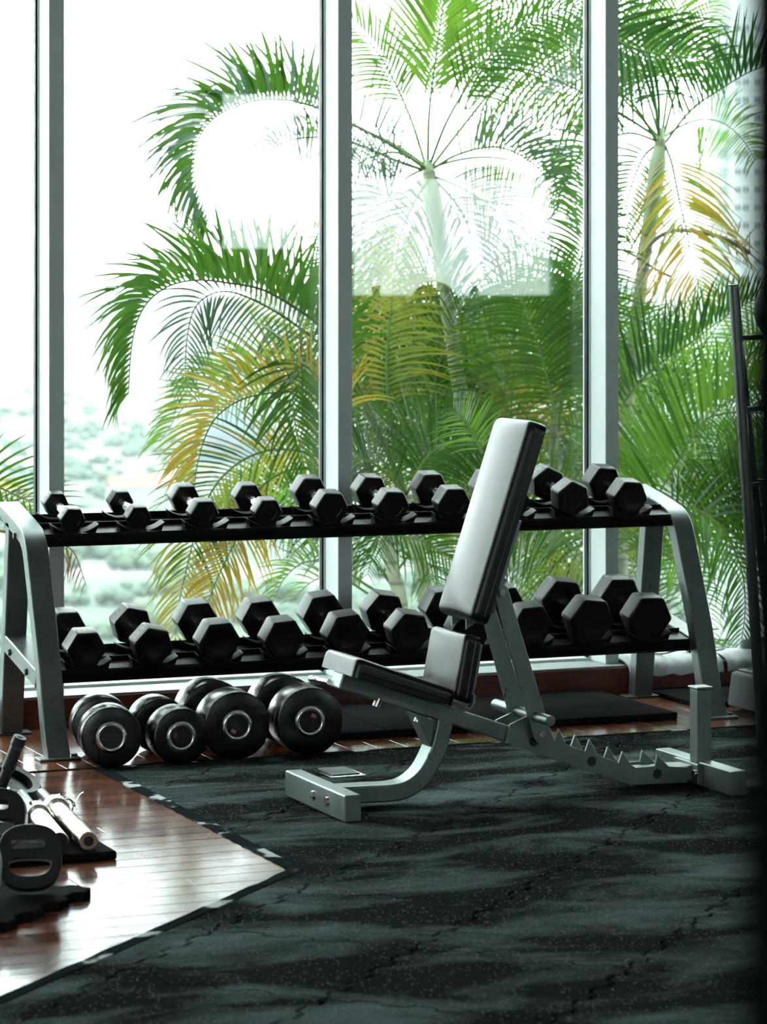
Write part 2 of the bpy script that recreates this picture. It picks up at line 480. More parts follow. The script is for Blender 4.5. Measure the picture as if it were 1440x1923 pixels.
# --- wooden planks
PW = .095
def plank_mesh(L, name='plank'):
    a, b, h, c = L / 2 - .0005, PW / 2 - .0005, .018, .0016
    v = [(sx * a, sy * b, z) for z in (-h, -c) for sx, sy in ((-1, -1), (1, -1), (1, 1), (-1, 1))]
    v += [(sx * (a - c), sy * (b - c), 0) for sx, sy in ((-1, -1), (1, -1), (1, 1), (-1, 1))]
    f = [(3, 2, 1, 0), (8, 9, 10, 11)]
    for q in (0, 4): f += [(q + i, q + (i + 1) % 4, q + 4 + (i + 1) % 4, q + 4 + i) for i in range(4)]
    me = bpy.data.meshes.new(name); me.from_pydata(v, [], f); me.materials.append(M['floor_wood']); return me
PL = {}
def plank(x, y, L, rz=0, cut=False):
    k = round(L, 3)
    if k not in PL: PL[k] = plank_mesh(L)
    M4 = Matrix.Translation((x, y, 0)) @ Matrix.Rotation(rz, 4, 'Z'); me = PL[k]
    if cut:
        me = clip(me, M4, [((WX, WX + WV / S2, 0), (-S2, S2, 0))], lambda p: vv_(p.x, p.y) > WV)
        if me is None: return
    o = new_obj('plank', me, floor); o.matrix_local = M4
row = 0; y = YB - PW / 2
while y > 3.2:
    x = WX - (.0, .55, .28, .82)[row % 4]
    if row % 4:
        L = (.0, .55, .28, .82)[row % 4]; xs = [(WX - L / 2, L)]
    else: xs = []
    while x > -.7:
        xs.append((x - .55, 1.1)); x -= 1.1
    for cx, L in xs:
        hi = vv_(cx - L / 2, y); lo = vv_(cx + L / 2, y)
        if hi < WV: continue
        plank(cx, y, L, 0, lo - .1 < WV)
    y -= PW; row += 1
x = .4
while x < 6.6:
    plank(x, (YB + 9.56) / 2, 9.56 - YB, R(90)); x += PW

# --- edging strips of the rubber floor (shiny worn tape)
def strip(name, pts, wdt, mat):
    mb = MB(); n = len(pts); L = []
    for i, p in enumerate(pts):
        p = Vector(p); t = (Vector(pts[min(i + 1, n - 1)]) - Vector(pts[max(i - 1, 0)])).normalized(); s_ = Vector((-t.y, t.x, 0))
        j = .0025 * math.sin(i * 2.3) ; L.append((p - s_ * (wdt / 2 + j), p + s_ * (wdt / 2 + .4 * j), .0016 + .0014 * math.sin(i * 1.7) ** 2))
    vv = []; ff = []
    for a, b, z in L:
        vv += [(a.x, a.y, -.004), (a.x, a.y, z), (b.x, b.y, z), (b.x, b.y, -.004)]
    for i in range(n - 1):
        q = i * 4; r_ = q + 4
        for k in range(3): ff.append((q + k, q + k + 1, r_ + k + 1, r_ + k))
    mb.add(vv, ff); return mb.build(name, mat, None, smooth=60)
def lerp_pts(a, b, n): return [Vector(a).lerp(Vector(b), i / (n - 1)) for i in range(n)]
for nm, a, b, wd in (('trim_1', (.9, YB + .004, 0), (6.4, YB + .004, 0), .016), ('trim_2', (WX + .016, YB, 0), (WX + .016, 6.96, 0), .040),
                     ('trim_3', (WX + .022, 6.975, 0), (-.9, 6.975 - (WX + .022 + .9), 0), .034)):
    o = strip(nm, lerp_pts(a, b, 60), wd, M['edge_tape']); o['kind'] = 'structure'

# --- window wall
ZT = 3.45
bb = struct('baseboard_window', MB().span(-6.5, 13, 9.62, 9.80, -.3, .094), M['slab'])
x = -6.5
while x < 13:
    MB().span(x + .0008, min(13, x + 1.0795), 9.57, 9.62, -.02, .096).build('panel', M['red_wood'], bb, bevel=.003); x += 1.08
struct('trim_4', MB().span(-6.5, 13, 9.575, 9.80, .0965, .104), M['sill_paint'], bevel=.002)
k = 0; x0 = 2.738 - 1.054 * 8
xs = [x0 + 1.054 * i for i in range(19) if -6.5 < x0 + 1.054 * i < 12.8]
for i, mx in enumerate(xs):
    mb = MB().span(mx, mx + .054, 9.62, 9.745, .104, ZT).span(mx - .004, mx + .058, 9.745, 9.80, .104, ZT)
    o = struct('trim_%d' % (5 + i), mb, M['aluminium'], bevel=.003)
    if mx + 1.054 < 13:
        p = struct('window_%d' % (i + 1), MB().span(mx + .054, mx + 1.054, YG, YG + .008, .112, ZT), M['glass'])
        for z0, z1, nm in ((.104, .114, 'window_frame'), (ZT - .04, ZT, 'window_frame')):
            MB().span(mx + .058, mx + 1.050, 9.745, 9.80, z0, z1).build(nm, M['aluminium'], p, bevel=.002, smooth=0)
        for sx in (mx + .058, mx + 1.043):
            MB().span(sx, sx + .007, 9.752, 9.776, .114, ZT - .04).build('window_gasket', M['rack_black'], p, smooth=0)

# --- the rest of the room
ceiling = struct('ceiling', MB().span(-6.7, 13.2, -4.2, 9.85, ZT, ZT + .3), M['ceiling_paint'])
struct('wall_left', MB().span(-6.7, -6.5, -4.2, 9.85, -.3, ZT), M['wall_paint'])
struct('wall_right', MB().span(13, 13.2, -4.2, 9.85, -.3, ZT), M['wall_paint'])
wb = MB(); open_ = [(-6.0, -.2, .8, 2.9), (.2, 3.0, .8, 2.9), (8.2, 8.95, 1.8, 3.2), (9.4, 11.4, 1.4, 2.5)]  # first pair added, unseen, to brighten camera-facing sides; last pair mirrors in the glass
xx = -6.5
for (a, b, z0, z1) in open_:
    wb.span(xx, a, -4.2, -4.0, -.3, ZT); wb.span(a, b, -4.2, -4.0, -.3, z0); wb.span(a, b, -4.2, -4.0, z1, ZT); xx = b
wb.span(xx, 13, -4.2, -4.0, -.3, ZT)
struct('wall_back', wb, M['wall_paint'])
for i, (a, b, z0, z1) in enumerate(open_):
    p = struct('window_%d' % (40 + i), MB().span(a, b, -4.12, -4.11, z0, z1), M['glass'])
    f = MB()
    for s in ((a, a + .04, z0, z1), (b - .04, b, z0, z1), (a, b, z0, z0 + .04), (a, b, z1 - .04, z1)): f.span(s[0], s[1], -4.15, -4.06, s[2], s[3])
    f.build('window_frame', M['aluminium'], p, smooth=0)
# the end of a partition, one step in front of the lens on the right
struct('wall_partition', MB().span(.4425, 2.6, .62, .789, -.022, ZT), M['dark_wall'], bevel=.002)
# ================================================================== dumbbell rack
rack = thing('dumbbell_rack', 'two-tier steel dumbbell rack with grey arched end frames and black trays', 'rack', (3.74, 9.2, 0))
FR = [(8.885, 0.006), (8.93, .09), (8.965, .20), (9.0, .31), (9.06, .455), (9.112, .58), (9.148, .655), (9.195, .697), (9.25, .716), (9.34, .738), (9.50, .772)]
def offset2(p, d):
    out = []
    for i, q in enumerate(p):
        a = Vector(p[max(i - 1, 0)]); b = Vector(p[min(i + 1, len(p) - 1)]); t = (b - a).normalized()
        out.append((q[0] + t.y * d, q[1] - t.x * d))
    return out
for xc in (2.563, 4.913):
    path = spline([(xc, a, b) for a, b in offset2(FR, .026)], 46)
    MB().sweep(path, rect(.075, .052), up=(1, 0, 0)).build('end_frame', M['silver_paint'], rack, bevel=.006, seg=3)
    MB().sweep([(xc, 9.475, .006), (xc, 9.372, .715)], rect(.075, .05), up=(1, 0, 0)).build('leg', M['silver_paint'], rack, bevel=.006, seg=3)
    MB().sweep([(xc, 9.03, .237), (xc, 9.43, .313)], rect(.074, .058), up=(1, 0, 0)).build('brace', M['silver_paint'], rack, bevel=.005, seg=2)
    for yy in (8.90, 9.475):
        MB().span(xc - .068, xc + .068, yy - .032, yy + .034, 0, .008).build('foot_plate', M['silver_paint'], rack, bevel=.003)
    for dx in (-1, 1):
        for yy, zz in ((9.478, .716), (9.274, .676), (9.34, .290), (9.138, .250)):
            a = xc + dx * .0375
            MB().cyl((a, yy, zz), (a + dx * .007, yy, zz), .0135, 14, .010).build('bolt', M['bolt_dark'], rack)
    MB().cyl((xc + .052, 8.90, .008), (xc + .052, 8.90, .016), .010, 6).build('bolt', M['bolt_dark'], rack)
TA = R(11.0); E1 = Vector((0, math.cos(TA), math.sin(TA))); E2 = Vector((0, -math.sin(TA), math.cos(TA)))
XA, XB = 2.600, 4.876
TIER = {'upper': Vector((0, 9.17, .648)), 'lower': Vector((0, 9.03, .224))}
def tier_pt(t, x, a, b): return TIER[t] + Vector((x, 0, 0)) + E1 * a + E2 * b
def rail(t, poly, name):
    mb = MB(); n = len(poly)
    vv = [tier_pt(t, X, a, b) for X in (XA, XB) for a, b in poly]
    ff = [tuple(range(n)), tuple(range(n, 2 * n))[::-1]] + [(i, n + i, n + (i + 1) % n, (i + 1) % n) for i in range(n)]
    mb.add(vv, ff); return mb.build(name, M['rack_black'], rack, bevel=.0015, smooth=0)
def saddle(t, x, a0, a1, wd, bot, tip):
    n = 12; top = []; low = []
    for i in range(n + 1):
        q = -1 + 2 * i / n; top.append((q * wd, bot + (tip - bot) * abs(q) ** 2.0)); low.append((q * (wd - .010), bot - .016 + (tip - bot - .004) * abs(q) ** 3.0 * .55))
    poly = top + low[::-1]; m = len(poly)
    vv = [tier_pt(t, x + px, a, pz) for a in (a0, a1) for px, pz in poly]
    ff = [(i, i + 1, m - 2 - i, m - 1 - i) for i in range(n)] + [(m + i, m + m - 1 - i, m + m - 2 - i, m + i + 1) for i in range(n)]
    ff += [(i, m + i, m + (i + 1) % m, (i + 1) % m) for i in range(m)]
    return MB().add(vv, ff).build('saddle', M['rack_black'], rack, bevel=.003, seg=2, smooth=40)
DX = [2.70 + .2252 * i for i in range(10)]
for t in ('upper', 'lower'):
    rail(t, [(0, 0), (.004, 0), (.004, .030), (.010, .036), (.086, .036), (.086, .052), (.090, .052), (.090, .032), (.012, .031), (.0085, .026), (.0085, -.004), (0, -.004)], 'front_rail')
    rail(t, [(-.002, -.004), (.050, -.004), (.050, .000), (-.002, .000)], 'rail_flange')
    rail(t, [(.205, -.026), (.209, -.026), (.209, .004), (.290, .004), (.290, .026), (.294, .026), (.294, -.026), (.290, -.026), (.290, .000), (.213, .000), (.213, -.026)], 'back_rail')
    for x in DX:
        saddle(t, x, .016, .060, .080, .034, .064)
        saddle(t, x, .240, .272, .062, .020, .042)

# ================================================================== hex dumbbells
def hex_head_mesh(r, hl):
    rings = [(-hl / 2 + .0015, .55), (-hl / 2, .60), (-hl / 2, .93), (-hl / 2 + .0045, .99), (-hl / 2 + .007, 1.0), (hl / 2 - .007, 1.0), (hl / 2 - .0045, .99), (hl / 2, .93), (hl / 2, .60), (hl / 2 - .0015, .55)]
    R0 = r / math.cos(R(30)); v = []; f = []
    for y, s in rings:
        for i in range(6):
            for da in (-3.0, 3.0):
                a = R(60 * i + da); v.append((R0 * s * math.cos(a) * .992, y, R0 * s * math.sin(a) * .992))
    m = 12
    for k in range(len(rings) - 1):
        f += [(k * m + i, k * m + (i + 1) % m, (k + 1) * m + (i + 1) % m, (k + 1) * m + i) for i in range(m)]
    f += [tuple(range(m)), tuple(range((len(rings) - 1) * m, len(rings) * m))[::-1]]
    return MB().add(v, f).mesh('head', M['head_black'], 25)
def plate_mesh(a, b):
    return MB().box((0, 0, 0), (a, b, .0012)).mesh('number_plate', M['plate_recess'], 0)
def hex_dumbbell(label, flat, dist, hl, number, facet, roll, t, x, handle):
    r = flat / 2; c2 = (.020 if t == 'upper' else .020) + .014 + r * (1.0 if abs(roll) < 20 else 1.1)
    org = tier_pt(t, x, .068 + dist / 2, c2)
    d = thing('hex_dumbbell', label, 'dumbbell', org, (TA, 0, 0), group='hex dumbbells on the ' + t + ' tier')
    hm = hex_head_mesh(r, hl)
    for s in (-1, 1):
        h = new_obj('head', hm, d, (0, s * dist / 2, 0)); h.rotation_euler = (0, R(roll), 0)
        for ang in ((150, 90) if facet == 'both' else ((150,) if facet == 'left' else (90,))):
            n = Vector((math.cos(R(ang)), 0, math.sin(R(ang)))); tx = Vector((math.sin(R(ang)), 0, -math.cos(R(ang)))); ty = Vector((0, 1, 0))
            ty = n.cross(tx)
            Mx = Matrix((tx, ty, n)).transposed().to_4x4()
            fw = flat * .577
            p = new_obj('number_plate', plate_mesh(fw * .80, hl * .50), h); p.matrix_local = Matrix.Translation(n * (r - .0003)) @ Mx
            q = new_obj('number', text_mesh(number, hl * .42), h); q.matrix_local = Matrix.Translation(n * (r + .0006)) @ Mx
            if not q.data.materials: q.data.materials.append(M['emboss_grey'])
    L = dist - hl
    prof = [(0, -L / 2 - .004), (.0165, -L / 2 - .004), (.0165, -L / 2 + .006), (.0135, -L / 2 + .010)]
    prof += [(.0135 + .0022 * math.cos(PI * k / 8 - PI / 2) , -L / 2 + .012 + (L - .024) * k / 8) for k in range(9)]
    prof += [(.0135, L / 2 - .010), (.0165, L / 2 - .006), (.0165, L / 2 + .004), (0, L / 2 + .004)]
    hd = MB().lathe(prof, Matrix.Rotation(R(90), 4, 'X'), 20).mesh('handle', M[handle], 40)
    new_obj('handle', hd, d)
    return d
ORD = ['first', 'second', 'third', 'fourth', 'fifth', 'sixth', 'seventh', 'eighth', 'ninth', 'tenth']
UP = [(.070, '2', 'left', 3), (.070, '3', 'left', 0), (.083, '4', 'top', 0), (.081, '5', 'top', 0), (.098, '6', 'top', 2), (.097, '7', 'top', 3), (.101, '8', 'top', 0), (.101, '9', 'top', -3), (.104, '10', 'left', 22), (.108, '10', 'top', 4)]
LO = [(.107, '12.5', 'top', 0), (.109, '12.5', 'left', 12), (.118, '15', 'top', -3), (.116, '15', 'top', -4), (.125, '17.5', 'top', -7), (.119, '17.5', 'top', 9), (.125, '20', 'top', -6), (.125, '20', 'left', -3), (.138, '22.5', 'top', 7), (.138, '22.5', 'top', 2)]
for t, LST, dist in (('upper', UP, .200), ('lower', LO, .225)):
    for i, (fl, num, fac, roll) in enumerate(LST):
        lab = 'black rubber hex dumbbell, %s from the left on the %s tier of the rack' % (ORD[i], t)
        fl *= 1.065
        hex_dumbbell(lab, fl, dist + (.0 if t == 'upper' else .004 * (i > 7)), min(.66 * fl, .080), num, fac, roll, t, DX[i], 'chrome' if (t, i) in (('upper', 0), ('upper', 1), ('upper', 3), ('upper', 9)) or t == 'lower' else 'nickel')

# ================================================================== round dumbbells on the floor
def round_dumbbell(label, x, y, rad, yaw, dist, hl, ring, spin, sticker):
    d = thing('round_dumbbell', label, 'dumbbell', (x, y, rad), (0, 0, yaw), group='round dumbbells on the floor under the rack')
    RX = Matrix.Rotation(R(90), 4, 'X')               # lathe axis z -> -y (front)
    e = .005
    for s in (-1, 1):
        yc = s * dist / 2
        pr = [(.018, -hl / 2), (rad - e * 1.4, -hl / 2), (rad - e * .4, -hl / 2 + e * .4), (rad, -hl / 2 + e * 1.4), (rad, hl / 2 - e * 1.4), (rad - e * .4, hl / 2 - e * .4), (rad - e * 1.4, hl / 2), (ring + .004, hl / 2), (ring + .002, hl / 2 - .004), (0.004, hl / 2 - .004)]
        T = RX if s < 0 else Matrix.Rotation(R(-90), 4, 'X')
        h = new_obj('head', MB().lathe(pr, T, 64).mesh('head', M['urethane'], 30), d, (0, yc, 0))
        rp = [(ring * .72, hl / 2 - .006), (ring * .74, hl / 2 + .002), (ring * .84, hl / 2 + .005), (ring * .95, hl / 2 + .003), (ring + .003, hl / 2 - .003)]
        new_obj('chrome_ring', MB().lathe(rp, T, 48).mesh('chrome_ring', M['chrome'], 60), h)
        new_obj('end_disc', MB().cyl(T @ Vector((0, 0, hl / 2 - .006)), T @ Vector((0, 0, hl / 2 + .0005)), ring * .73, 40).mesh('end_disc', M['disc_black'], 30), h)
        if s < 0:                                     # faint two-line print on the end disc
            B = Matrix.Rotation(R(spin), 4, 'Y'); rg = random.Random(int(x * 1000)); mb = MB()
            for row, n in ((.0065, 7), (-.0045, 9)):
                for k in range(n):
                    cx = (k - (n - 1) / 2) * ring * .135; hh = .0072 if rg.random() < .7 else .0055
                    mb.box(B @ Vector((cx - .001, -hl / 2 - .0007, row)), (.0011, .0006, hh), B.to_3x3())
                    mb.box(B @ Vector((cx + .001, -hl / 2 - .0007, row + (rg.random() - .5) * .004)), (.0030, .0006, .0011), B.to_3x3())
                    if rg.random() < .6: mb.box(B @ Vector((cx + .0022, -hl / 2 - .0007, row)), (.0010, .0006, hh * .8), B.to_3x3())
            o = new_obj('print', mb.mesh('print', M['print_grey'], 0), h)
            if sticker:
                MBs = MB().box(B @ Vector((0.002, -hl / 2 - .0008, .0205)), (.017, .0008, .0125), B.to_3x3())
                new_obj('sticker', MBs.mesh('sticker', M[sticker], 0), h)
    L = dist - hl
    pr = [(0, -L / 2 - .01), (.017, -L / 2 - .01), (.0155, -L / 4), (.0175, 0), (.0155, L / 4), (.017, L / 2 + .01), (0, L / 2 + .01)]
    new_obj('handle', MB().lathe(pr, RX, 20).mesh('handle', M['chrome'], 40), d)
def rd(label, fx, fy, rad, yaw, dist, hl, *a):
    y_ = R(-yaw); c = Vector((fx, fy, 0)) + Vector((math.sin(R(yaw)), math.cos(R(yaw)), 0)) * (dist / 2 + hl / 2)
    round_dumbbell(label, c.x, c.y, rad, y_, dist, hl, *a)
rd('black round dumbbell on the floor, nearest the left rack leg, no sticker', 2.668, 8.675, .095, 10.0, .235, .105, .047, 0, None)
rd('black round dumbbell on the floor with an upright brown sticker, second from the left', 2.885, 8.645, .089, 3.0, .24, .110, .046, -82, 'sticker_brown')
rd('large black round dumbbell on the floor with red sticker low on its disc', 3.078, 8.672, .108, 3.5, .262, .125, .048, -150, 'sticker_pink')
rd('large black round dumbbell with red sticker high on its disc, beside the bench', 3.321, 8.665, .109, 4.0, .265, .125, .048, 27, 'sticker_pink')

# ================================================================== adjustable bench
bench = thing('weight_bench', 'adjustable weight bench with grey steel frame and black vinyl pads, back raised', 'bench', (3.6, 7.74, 0))
ST = M['bench_steel']; YC = 7.74
def bpart(mb, name, mat=ST, bevel=.004, seg=2, smooth=35, parent=None):
    o = mb.build(name, mat, None, bevel=bevel, seg=seg, smooth=smooth)
    o.parent = parent or bench
    o.location = -bench.location if parent is None else (0, 0, 0)
    return o
front = bpart(MB().span(2.985, 3.036, 7.525, 7.995, 0.002, .077), 'front_foot', bevel=.005, seg=3)
for yy in (7.765, 7.655):
    bpart(MB().cyl((2.979, yy, .040), (2.986, yy, .040), .013, 16, .015), 'bolt', M['nickel'], 0, parent=front)
rear = bpart(MB().span(4.182, 4.232, 7.492, 7.965, 0.002, .074), 'rear_foot', bevel=.004, seg=3)
cv = spline([(3.03, YC, .044), (3.12, YC, .043), (3.205, YC, .042), (3.258, YC, .052), (3.305, YC, .085), (3.340, YC, .140), (3.358, YC, .190), (3.372, YC, .250)], 30)
bpart(MB().sweep(cv, rect(.075, .050), up=(0, 1, 0)), 'curved_leg', bevel=.006, seg=3)
bpart(MB().prism([(3.275, .262), (3.335, .242), (3.322, .165)], 'y', YC - .034, YC + .034), 'gusset', bevel=.002)
mb = MB().sweep([(3.045, YC, .370), (3.575, YC, .186)], rect(.075, .048), up=(0, 1, 0))
beam = bpart(mb, 'main_beam', bevel=.006, seg=3)
bpart(MB().cyl((3.155, YC - .028, .290), (3.165, YC - .028, .312), .011, 12), 'bolt', M['nickel'], 0, parent=beam)
bpart(MB().cyl((3.285, YC - .02, .238), (3.292, YC - .02, .256), .010, 12), 'bolt', M['nickel'], 0, parent=beam)
bpart(MB().cyl((3.035, YC + .03, .358), (3.035, 7.905, .352), .0085, 14).cyl((3.035, 7.895, .352), (3.035, 7.912, .351), .0105, 14), 'adjust_pin', M['chrome'], .001)
# toothed side plates
LAD = [(3.553, .166), (3.953, .020), (4.145, .014), (4.145, .060), (4.082, .066), (4.043, .103), (4.036, .070), (3.972, .069), (3.955, .080), (3.944, .100), (3.928, .120), (3.916, .087), (3.845, .114), (3.834, .138), (3.820, .162), (3.807, .127), (3.744, .152), (3.734, .174), (3.721, .198), (3.707, .163), (3.694, .200), (3.622, .241), (3.564, .219)]
for yy in (7.692, 7.788):
    bpart(MB().prism(LAD, 'y', yy - .004, yy + .004), 'toothed_plate', bevel=.0012, seg=1, smooth=20)
    s = -1 if yy < YC else 1
    for hx, hz in ((3.640, .165), (3.827, .097), (4.043, .047)):
        bpart(MB().cyl((hx, yy + s * .003, hz), (hx, yy + s * .0055, hz), .0145, 20), 'plug', M['plug_black'], 0)
bpart(MB().span(3.965, 4.182, 7.70, 7.78, .018, .062), 'rear_beam', bevel=.004)
rb = bpart(MB().span(4.165, 4.183, 7.665, 7.815, .012, .070), 'bracket', bevel=.002)
for yy in (7.678, 7.802):
    bpart(MB().cyl((4.166, yy, .042), (4.158, yy, .042), .011, 14, .009), 'bolt', M['nickel'], 0, parent=rb)
post = bpart(MB().span(4.178, 4.226, 7.690, 7.738, .070, .286), 'post', bevel=.003)
bpart(MB().span(4.173, 4.231, 7.685, 7.743, .286, .295), 'post_cap', M['silver_paint'], .003, parent=post)
# pads
def pad(name, quad, y0, y1, rad, bulge=.010):
    """quad: the four corners of the side outline in (x, z)"""
    cx = sum(p[0] for p in quad) / 4; cz = sum(p[1] for p in quad) / 4
    # q0 -> q3 runs along the sitting face, q1 -> q2 along the board behind it
    q = [Vector(p) for p in quad]; L = ((q[3] - q[0]).length + (q[2] - q[1]).length) / 2; n = 34; W = (y1 - y0) / 2; yc = (y0 + y1) / 2
    vv = []; ff = []; m = None
    for i in range(n + 1):
        f = i / n; f = .5 - .5 * math.cos(PI * f); s = f * L; e = min(s, L - s)
        ins = rad - math.sqrt(max(0, rad * rad - (rad - e) ** 2)) if e < rad else 0.0
        a = q[0].lerp(q[3], f); b = q[1].lerp(q[2], f); dv = a - b; T = dv.length; d = dv.normalized()
        w = W - ins * .9; top = T - ins * .75; bl = bulge * min(1, e / .05) ** .6; rc = rad * .85
        sec = [(-w, 0)]
        for k in range(6):
            g = PI / 2 * k / 5; sec.append((-w + rc * (1 - math.cos(g)), top - rc + rc * math.sin(g)))
        for k in range(1, 10):
            x_ = -1 + 2 * k / 10; sec.append(((w - rc) * x_, top + bl * (1 - x_ * x_)))
        for k in range(6):
            g = PI / 2 * (1 - k / 5); sec.append((w - rc * (1 - math.cos(g)), top - rc + rc * math.sin(g)))
        sec.append((w, 0)); m = len(sec)
        for (sy, sd) in sec:
            P_ = b + d * sd; vv.append((P_.x, yc + sy, P_.y))
    for i in range(n):
        for j in range(m): ff.append((i * m + j, i * m + (j + 1) % m, (i + 1) * m + (j + 1) % m, (i + 1) * m + j))
    ff += [tuple(range(m)), tuple(range(n * m, (n + 1) * m))]
    return bpart(MB().add(vv, ff), name, M['vinyl'], 0, 1, 50)
UPQ = [(3.405, .535), (3.458, .518), (3.648, 1.085), (3.595, 1.105)]
def quad_pad(name, q, y0, y1, rad, bulge=.010):
    o = pad(name, q, y0, y1, rad, bulge)
    # piping seam along the side edges
    for yy in (y0, y1):
        mid = [((q[0][0] * .30 + q[1][0] * .70), (q[0][1] * .30 + q[1][1] * .70)), ((q[3][0] * .30 + q[2][0] * .70), (q[3][1] * .30 + q[2][1] * .70))]
        d = (Vector(mid[1]) - Vector(mid[0])).normalized() * (rad * .8)
        a = Vector(mid[0]) + d; b = Vector(mid[1]) - d
        sy = -1 if yy == y0 else 1
        s = bpart(MB().sweep([(a.x, yy + sy * .0003, a.y), (b.x, yy + sy * .0003, b.y)], circle(.0016, 6), up=(0, 1, 0)), 'piping', M['vinyl'], 0, parent=o)
    return o
quad_pad('back_pad', UPQ, 7.612, 7.868, .024)
quad_pad('lumbar_pad', [(3.356, .312), (3.405, .296), (3.440, .483), (3.391, .497)], 7.612, 7.868, .018)
quad_pad('seat_pad', [(3.060, .446), (3.045, .392), (3.352, .292), (3.366, .335)], 7.612, 7.868, .020, .002)
# frame behind the pads
def bar2(p, q, t, y0, y1, name, bevel=.003, mat=ST, smooth=35):
    d = (Vector(q) - Vector(p)).normalized(); n = Vector((-d.y, d.x)) * t / 2; P_, Q_ = Vector(p), Vector(q)
    poly = [P_ - n, Q_ - n, Q_ + n, P_ + n]
    return bpart(MB().prism([(v.x, v.y) for v in poly], 'y', y0, y1), name, mat, bevel)
bar2((3.468, .535), (3.648, 1.070), .022, 7.645, 7.835, 'back_plate')
bar2((3.500, .545), (3.590, .812), .050, YC - .03, YC + .03, 'back_beam')
bar2((3.418, .285), (3.450, .460), .020, 7.645, 7.835, 'lumbar_plate')
bpart(MB().sweep(spline([(3.35, 7.64, .292), (3.39, 7.64, .278), (3.418, 7.64, .288), (3.425, 7.64, .320)], 12), rect(.03, .008), up=(0, 1, 0)), 'pad_bracket', bevel=.001)
bpart(MB().prism([(3.425, .545), (3.425, .500), (3.500, .545), (3.555, .640), (3.530, .650)], 'y', 7.686, 7.694), 'hinge_plate', bevel=.001)
bpart(MB().prism([(3.425, .545), (3.425, .500), (3.500, .545), (3.555, .640), (3.530, .650)], 'y', 7.786, 7.794), 'hinge_plate', bevel=.001)
# support arms
for yy, s in ((7.672, -1), (7.808, 1)):
    a, b = Vector((3.528, .605)), Vector((3.657, .190)); d = (b - a).normalized(); n = Vector((-d.y, d.x)) * .0225; poly = []
    for k in range(9):
        t = PI / 2 + PI * k / 8; poly.append(a + n * math.sin(t) * 1 + d * math.cos(t) * .0225)
    for k in range(9):
        t = -PI / 2 + PI * k / 8; poly.append(b + n * math.sin(t) * 1.25 + d * math.cos(t) * .028)
    poly.sort(key=lambda p: math.atan2((p - (a + b) / 2).dot(n.normalized()) , (p - (a + b) / 2).dot(d) * .2))
    arm = bpart(MB().prism([(p.x, p.y) for p in poly], 'y', yy - .0045, yy + .0045), 'support_arm', bevel=.001, seg=1)
    bpart(MB().cyl((a.x, yy + s * .004, a.y), (a.x, yy + s * .013, a.y), .013, 18, .011), 'bolt', M['nickel'], 0, parent=arm)
    bpart(MB().cyl((b.x, yy + s * .004, b.y), (b.x, yy + s * .014, b.y), .013, 18, .010), 'bolt', M['nickel'], 0, parent=arm)
bpart(MB().cyl((3.640, 7.575, .240), (3.640, 7.955, .240), .0155, 20), 'catch_bar', M['bench_steel'], .002)
bpart(MB().cyl((3.528, 7.66, .605), (3.528, 7.82, .605), .010, 14), 'pivot_bar', M['nickel'], 0)
bpart(MB().cyl((3.657, 7.68, .190), (3.657, 7.80, .190), .010, 14), 'pivot_bar', M['nickel'], 0)

# ================================================================== things on the floor
fo = thing('floor_outlet', 'square silver floor outlet cover on the black rubber beside the bench foot', 'outlet', (3.28, 8.32, 0))
MB().span(3.222, 3.338, 8.235, 8.405, 0, .006).build('cover', M['chrome'], fo, bevel=.003)
MB().span(3.236, 3.324, 8.255, 8.385, .006, .009).build('lid', M['silver_paint'], fo, bevel=.002)
def mat_thing(label, x0, x1, y0, y1, h, z=0.0):
    o = MB().span(x0, x1, y0, y1, z, z + h).build('rubber_mat', M['mat_rubber'], None, bevel=.005, seg=2)
    return tag(o, label, 'mat', 'rubber mats under the rack')
mat_thing('thick black rubber mat on the wood strip, behind the bench', 3.702, 4.776, 8.93, 9.555, .024)
mat_thing('black rubber mat butted to the left of the long mat, beside round dumbbells', 3.50, 3.698, 8.925, 9.555, .024)
mat_thing('dark rubber mat by the window, right of the rack back leg', 4.972, 5.75, 9.13, 9.555, .016)
# left foreground: mats with bars and grips
o = new_obj('rubber_mat', MB().span(1.76, 2.253, 7.275, 7.79, 0, .022).mesh('rubber_mat', M['mat_rubber'], 0)); b = o.modifiers.new('edge', 'BEVEL'); b.width = .006; b.segments = 3
tag(o, 'plain black rubber mat on the wood floor under the chrome bars', 'mat')
o = new_obj('interlocking_mat', tile_mesh(.022, M['mat_rubber'])); o.location = (1.706, 6.856, .0222); o.rotation_euler = (0, 0, R(45))
tag(o, 'loose interlocking rubber tile with notched edges on the wood floor', 'mat')
def bar(label, end, col, far, sr, colr, end_style):
    e_, c_, f_ = Vector(end), Vector(col), Vector(far)
    t = thing('barbell', label, 'barbell', (e_.x, e_.y, .022)); d = (c_ - e_).normalized()
    sl = MB().cyl(e_, c_, sr, 28).build('sleeve', M['nickel'], t, bevel=.002)
    cl = MB().cyl(c_ - d * .004, c_ + d * .012, colr * .9, 28, colr).cyl(c_ + d * .012, c_ + d * .030, colr, 28, colr).cyl(c_ + d * .030, c_ + d * .038, colr * .8, 28).build('collar', M['nickel'], t, bevel=.0015)
    MB().cyl(c_ + d * .03, f_, .0142, 18).build('shaft', M['silver_paint'], t)
    if end_style == 'ring':
        m1 = MB().cyl(e_ - d * .0015, e_ + d * .002, sr * .52, 24).build('end_hole', M['plug_black'], t)
        m2 = MB().cyl(e_ - d * .0022, e_ + d * .002, sr * .30, 20).build('bolt', M['bolt_dark'], t)
    else:
        MB().cyl(e_ - d * .0015, e_ + d * .002, sr * .90, 28).build('end_cap', M['plug_black'], t)
    return t
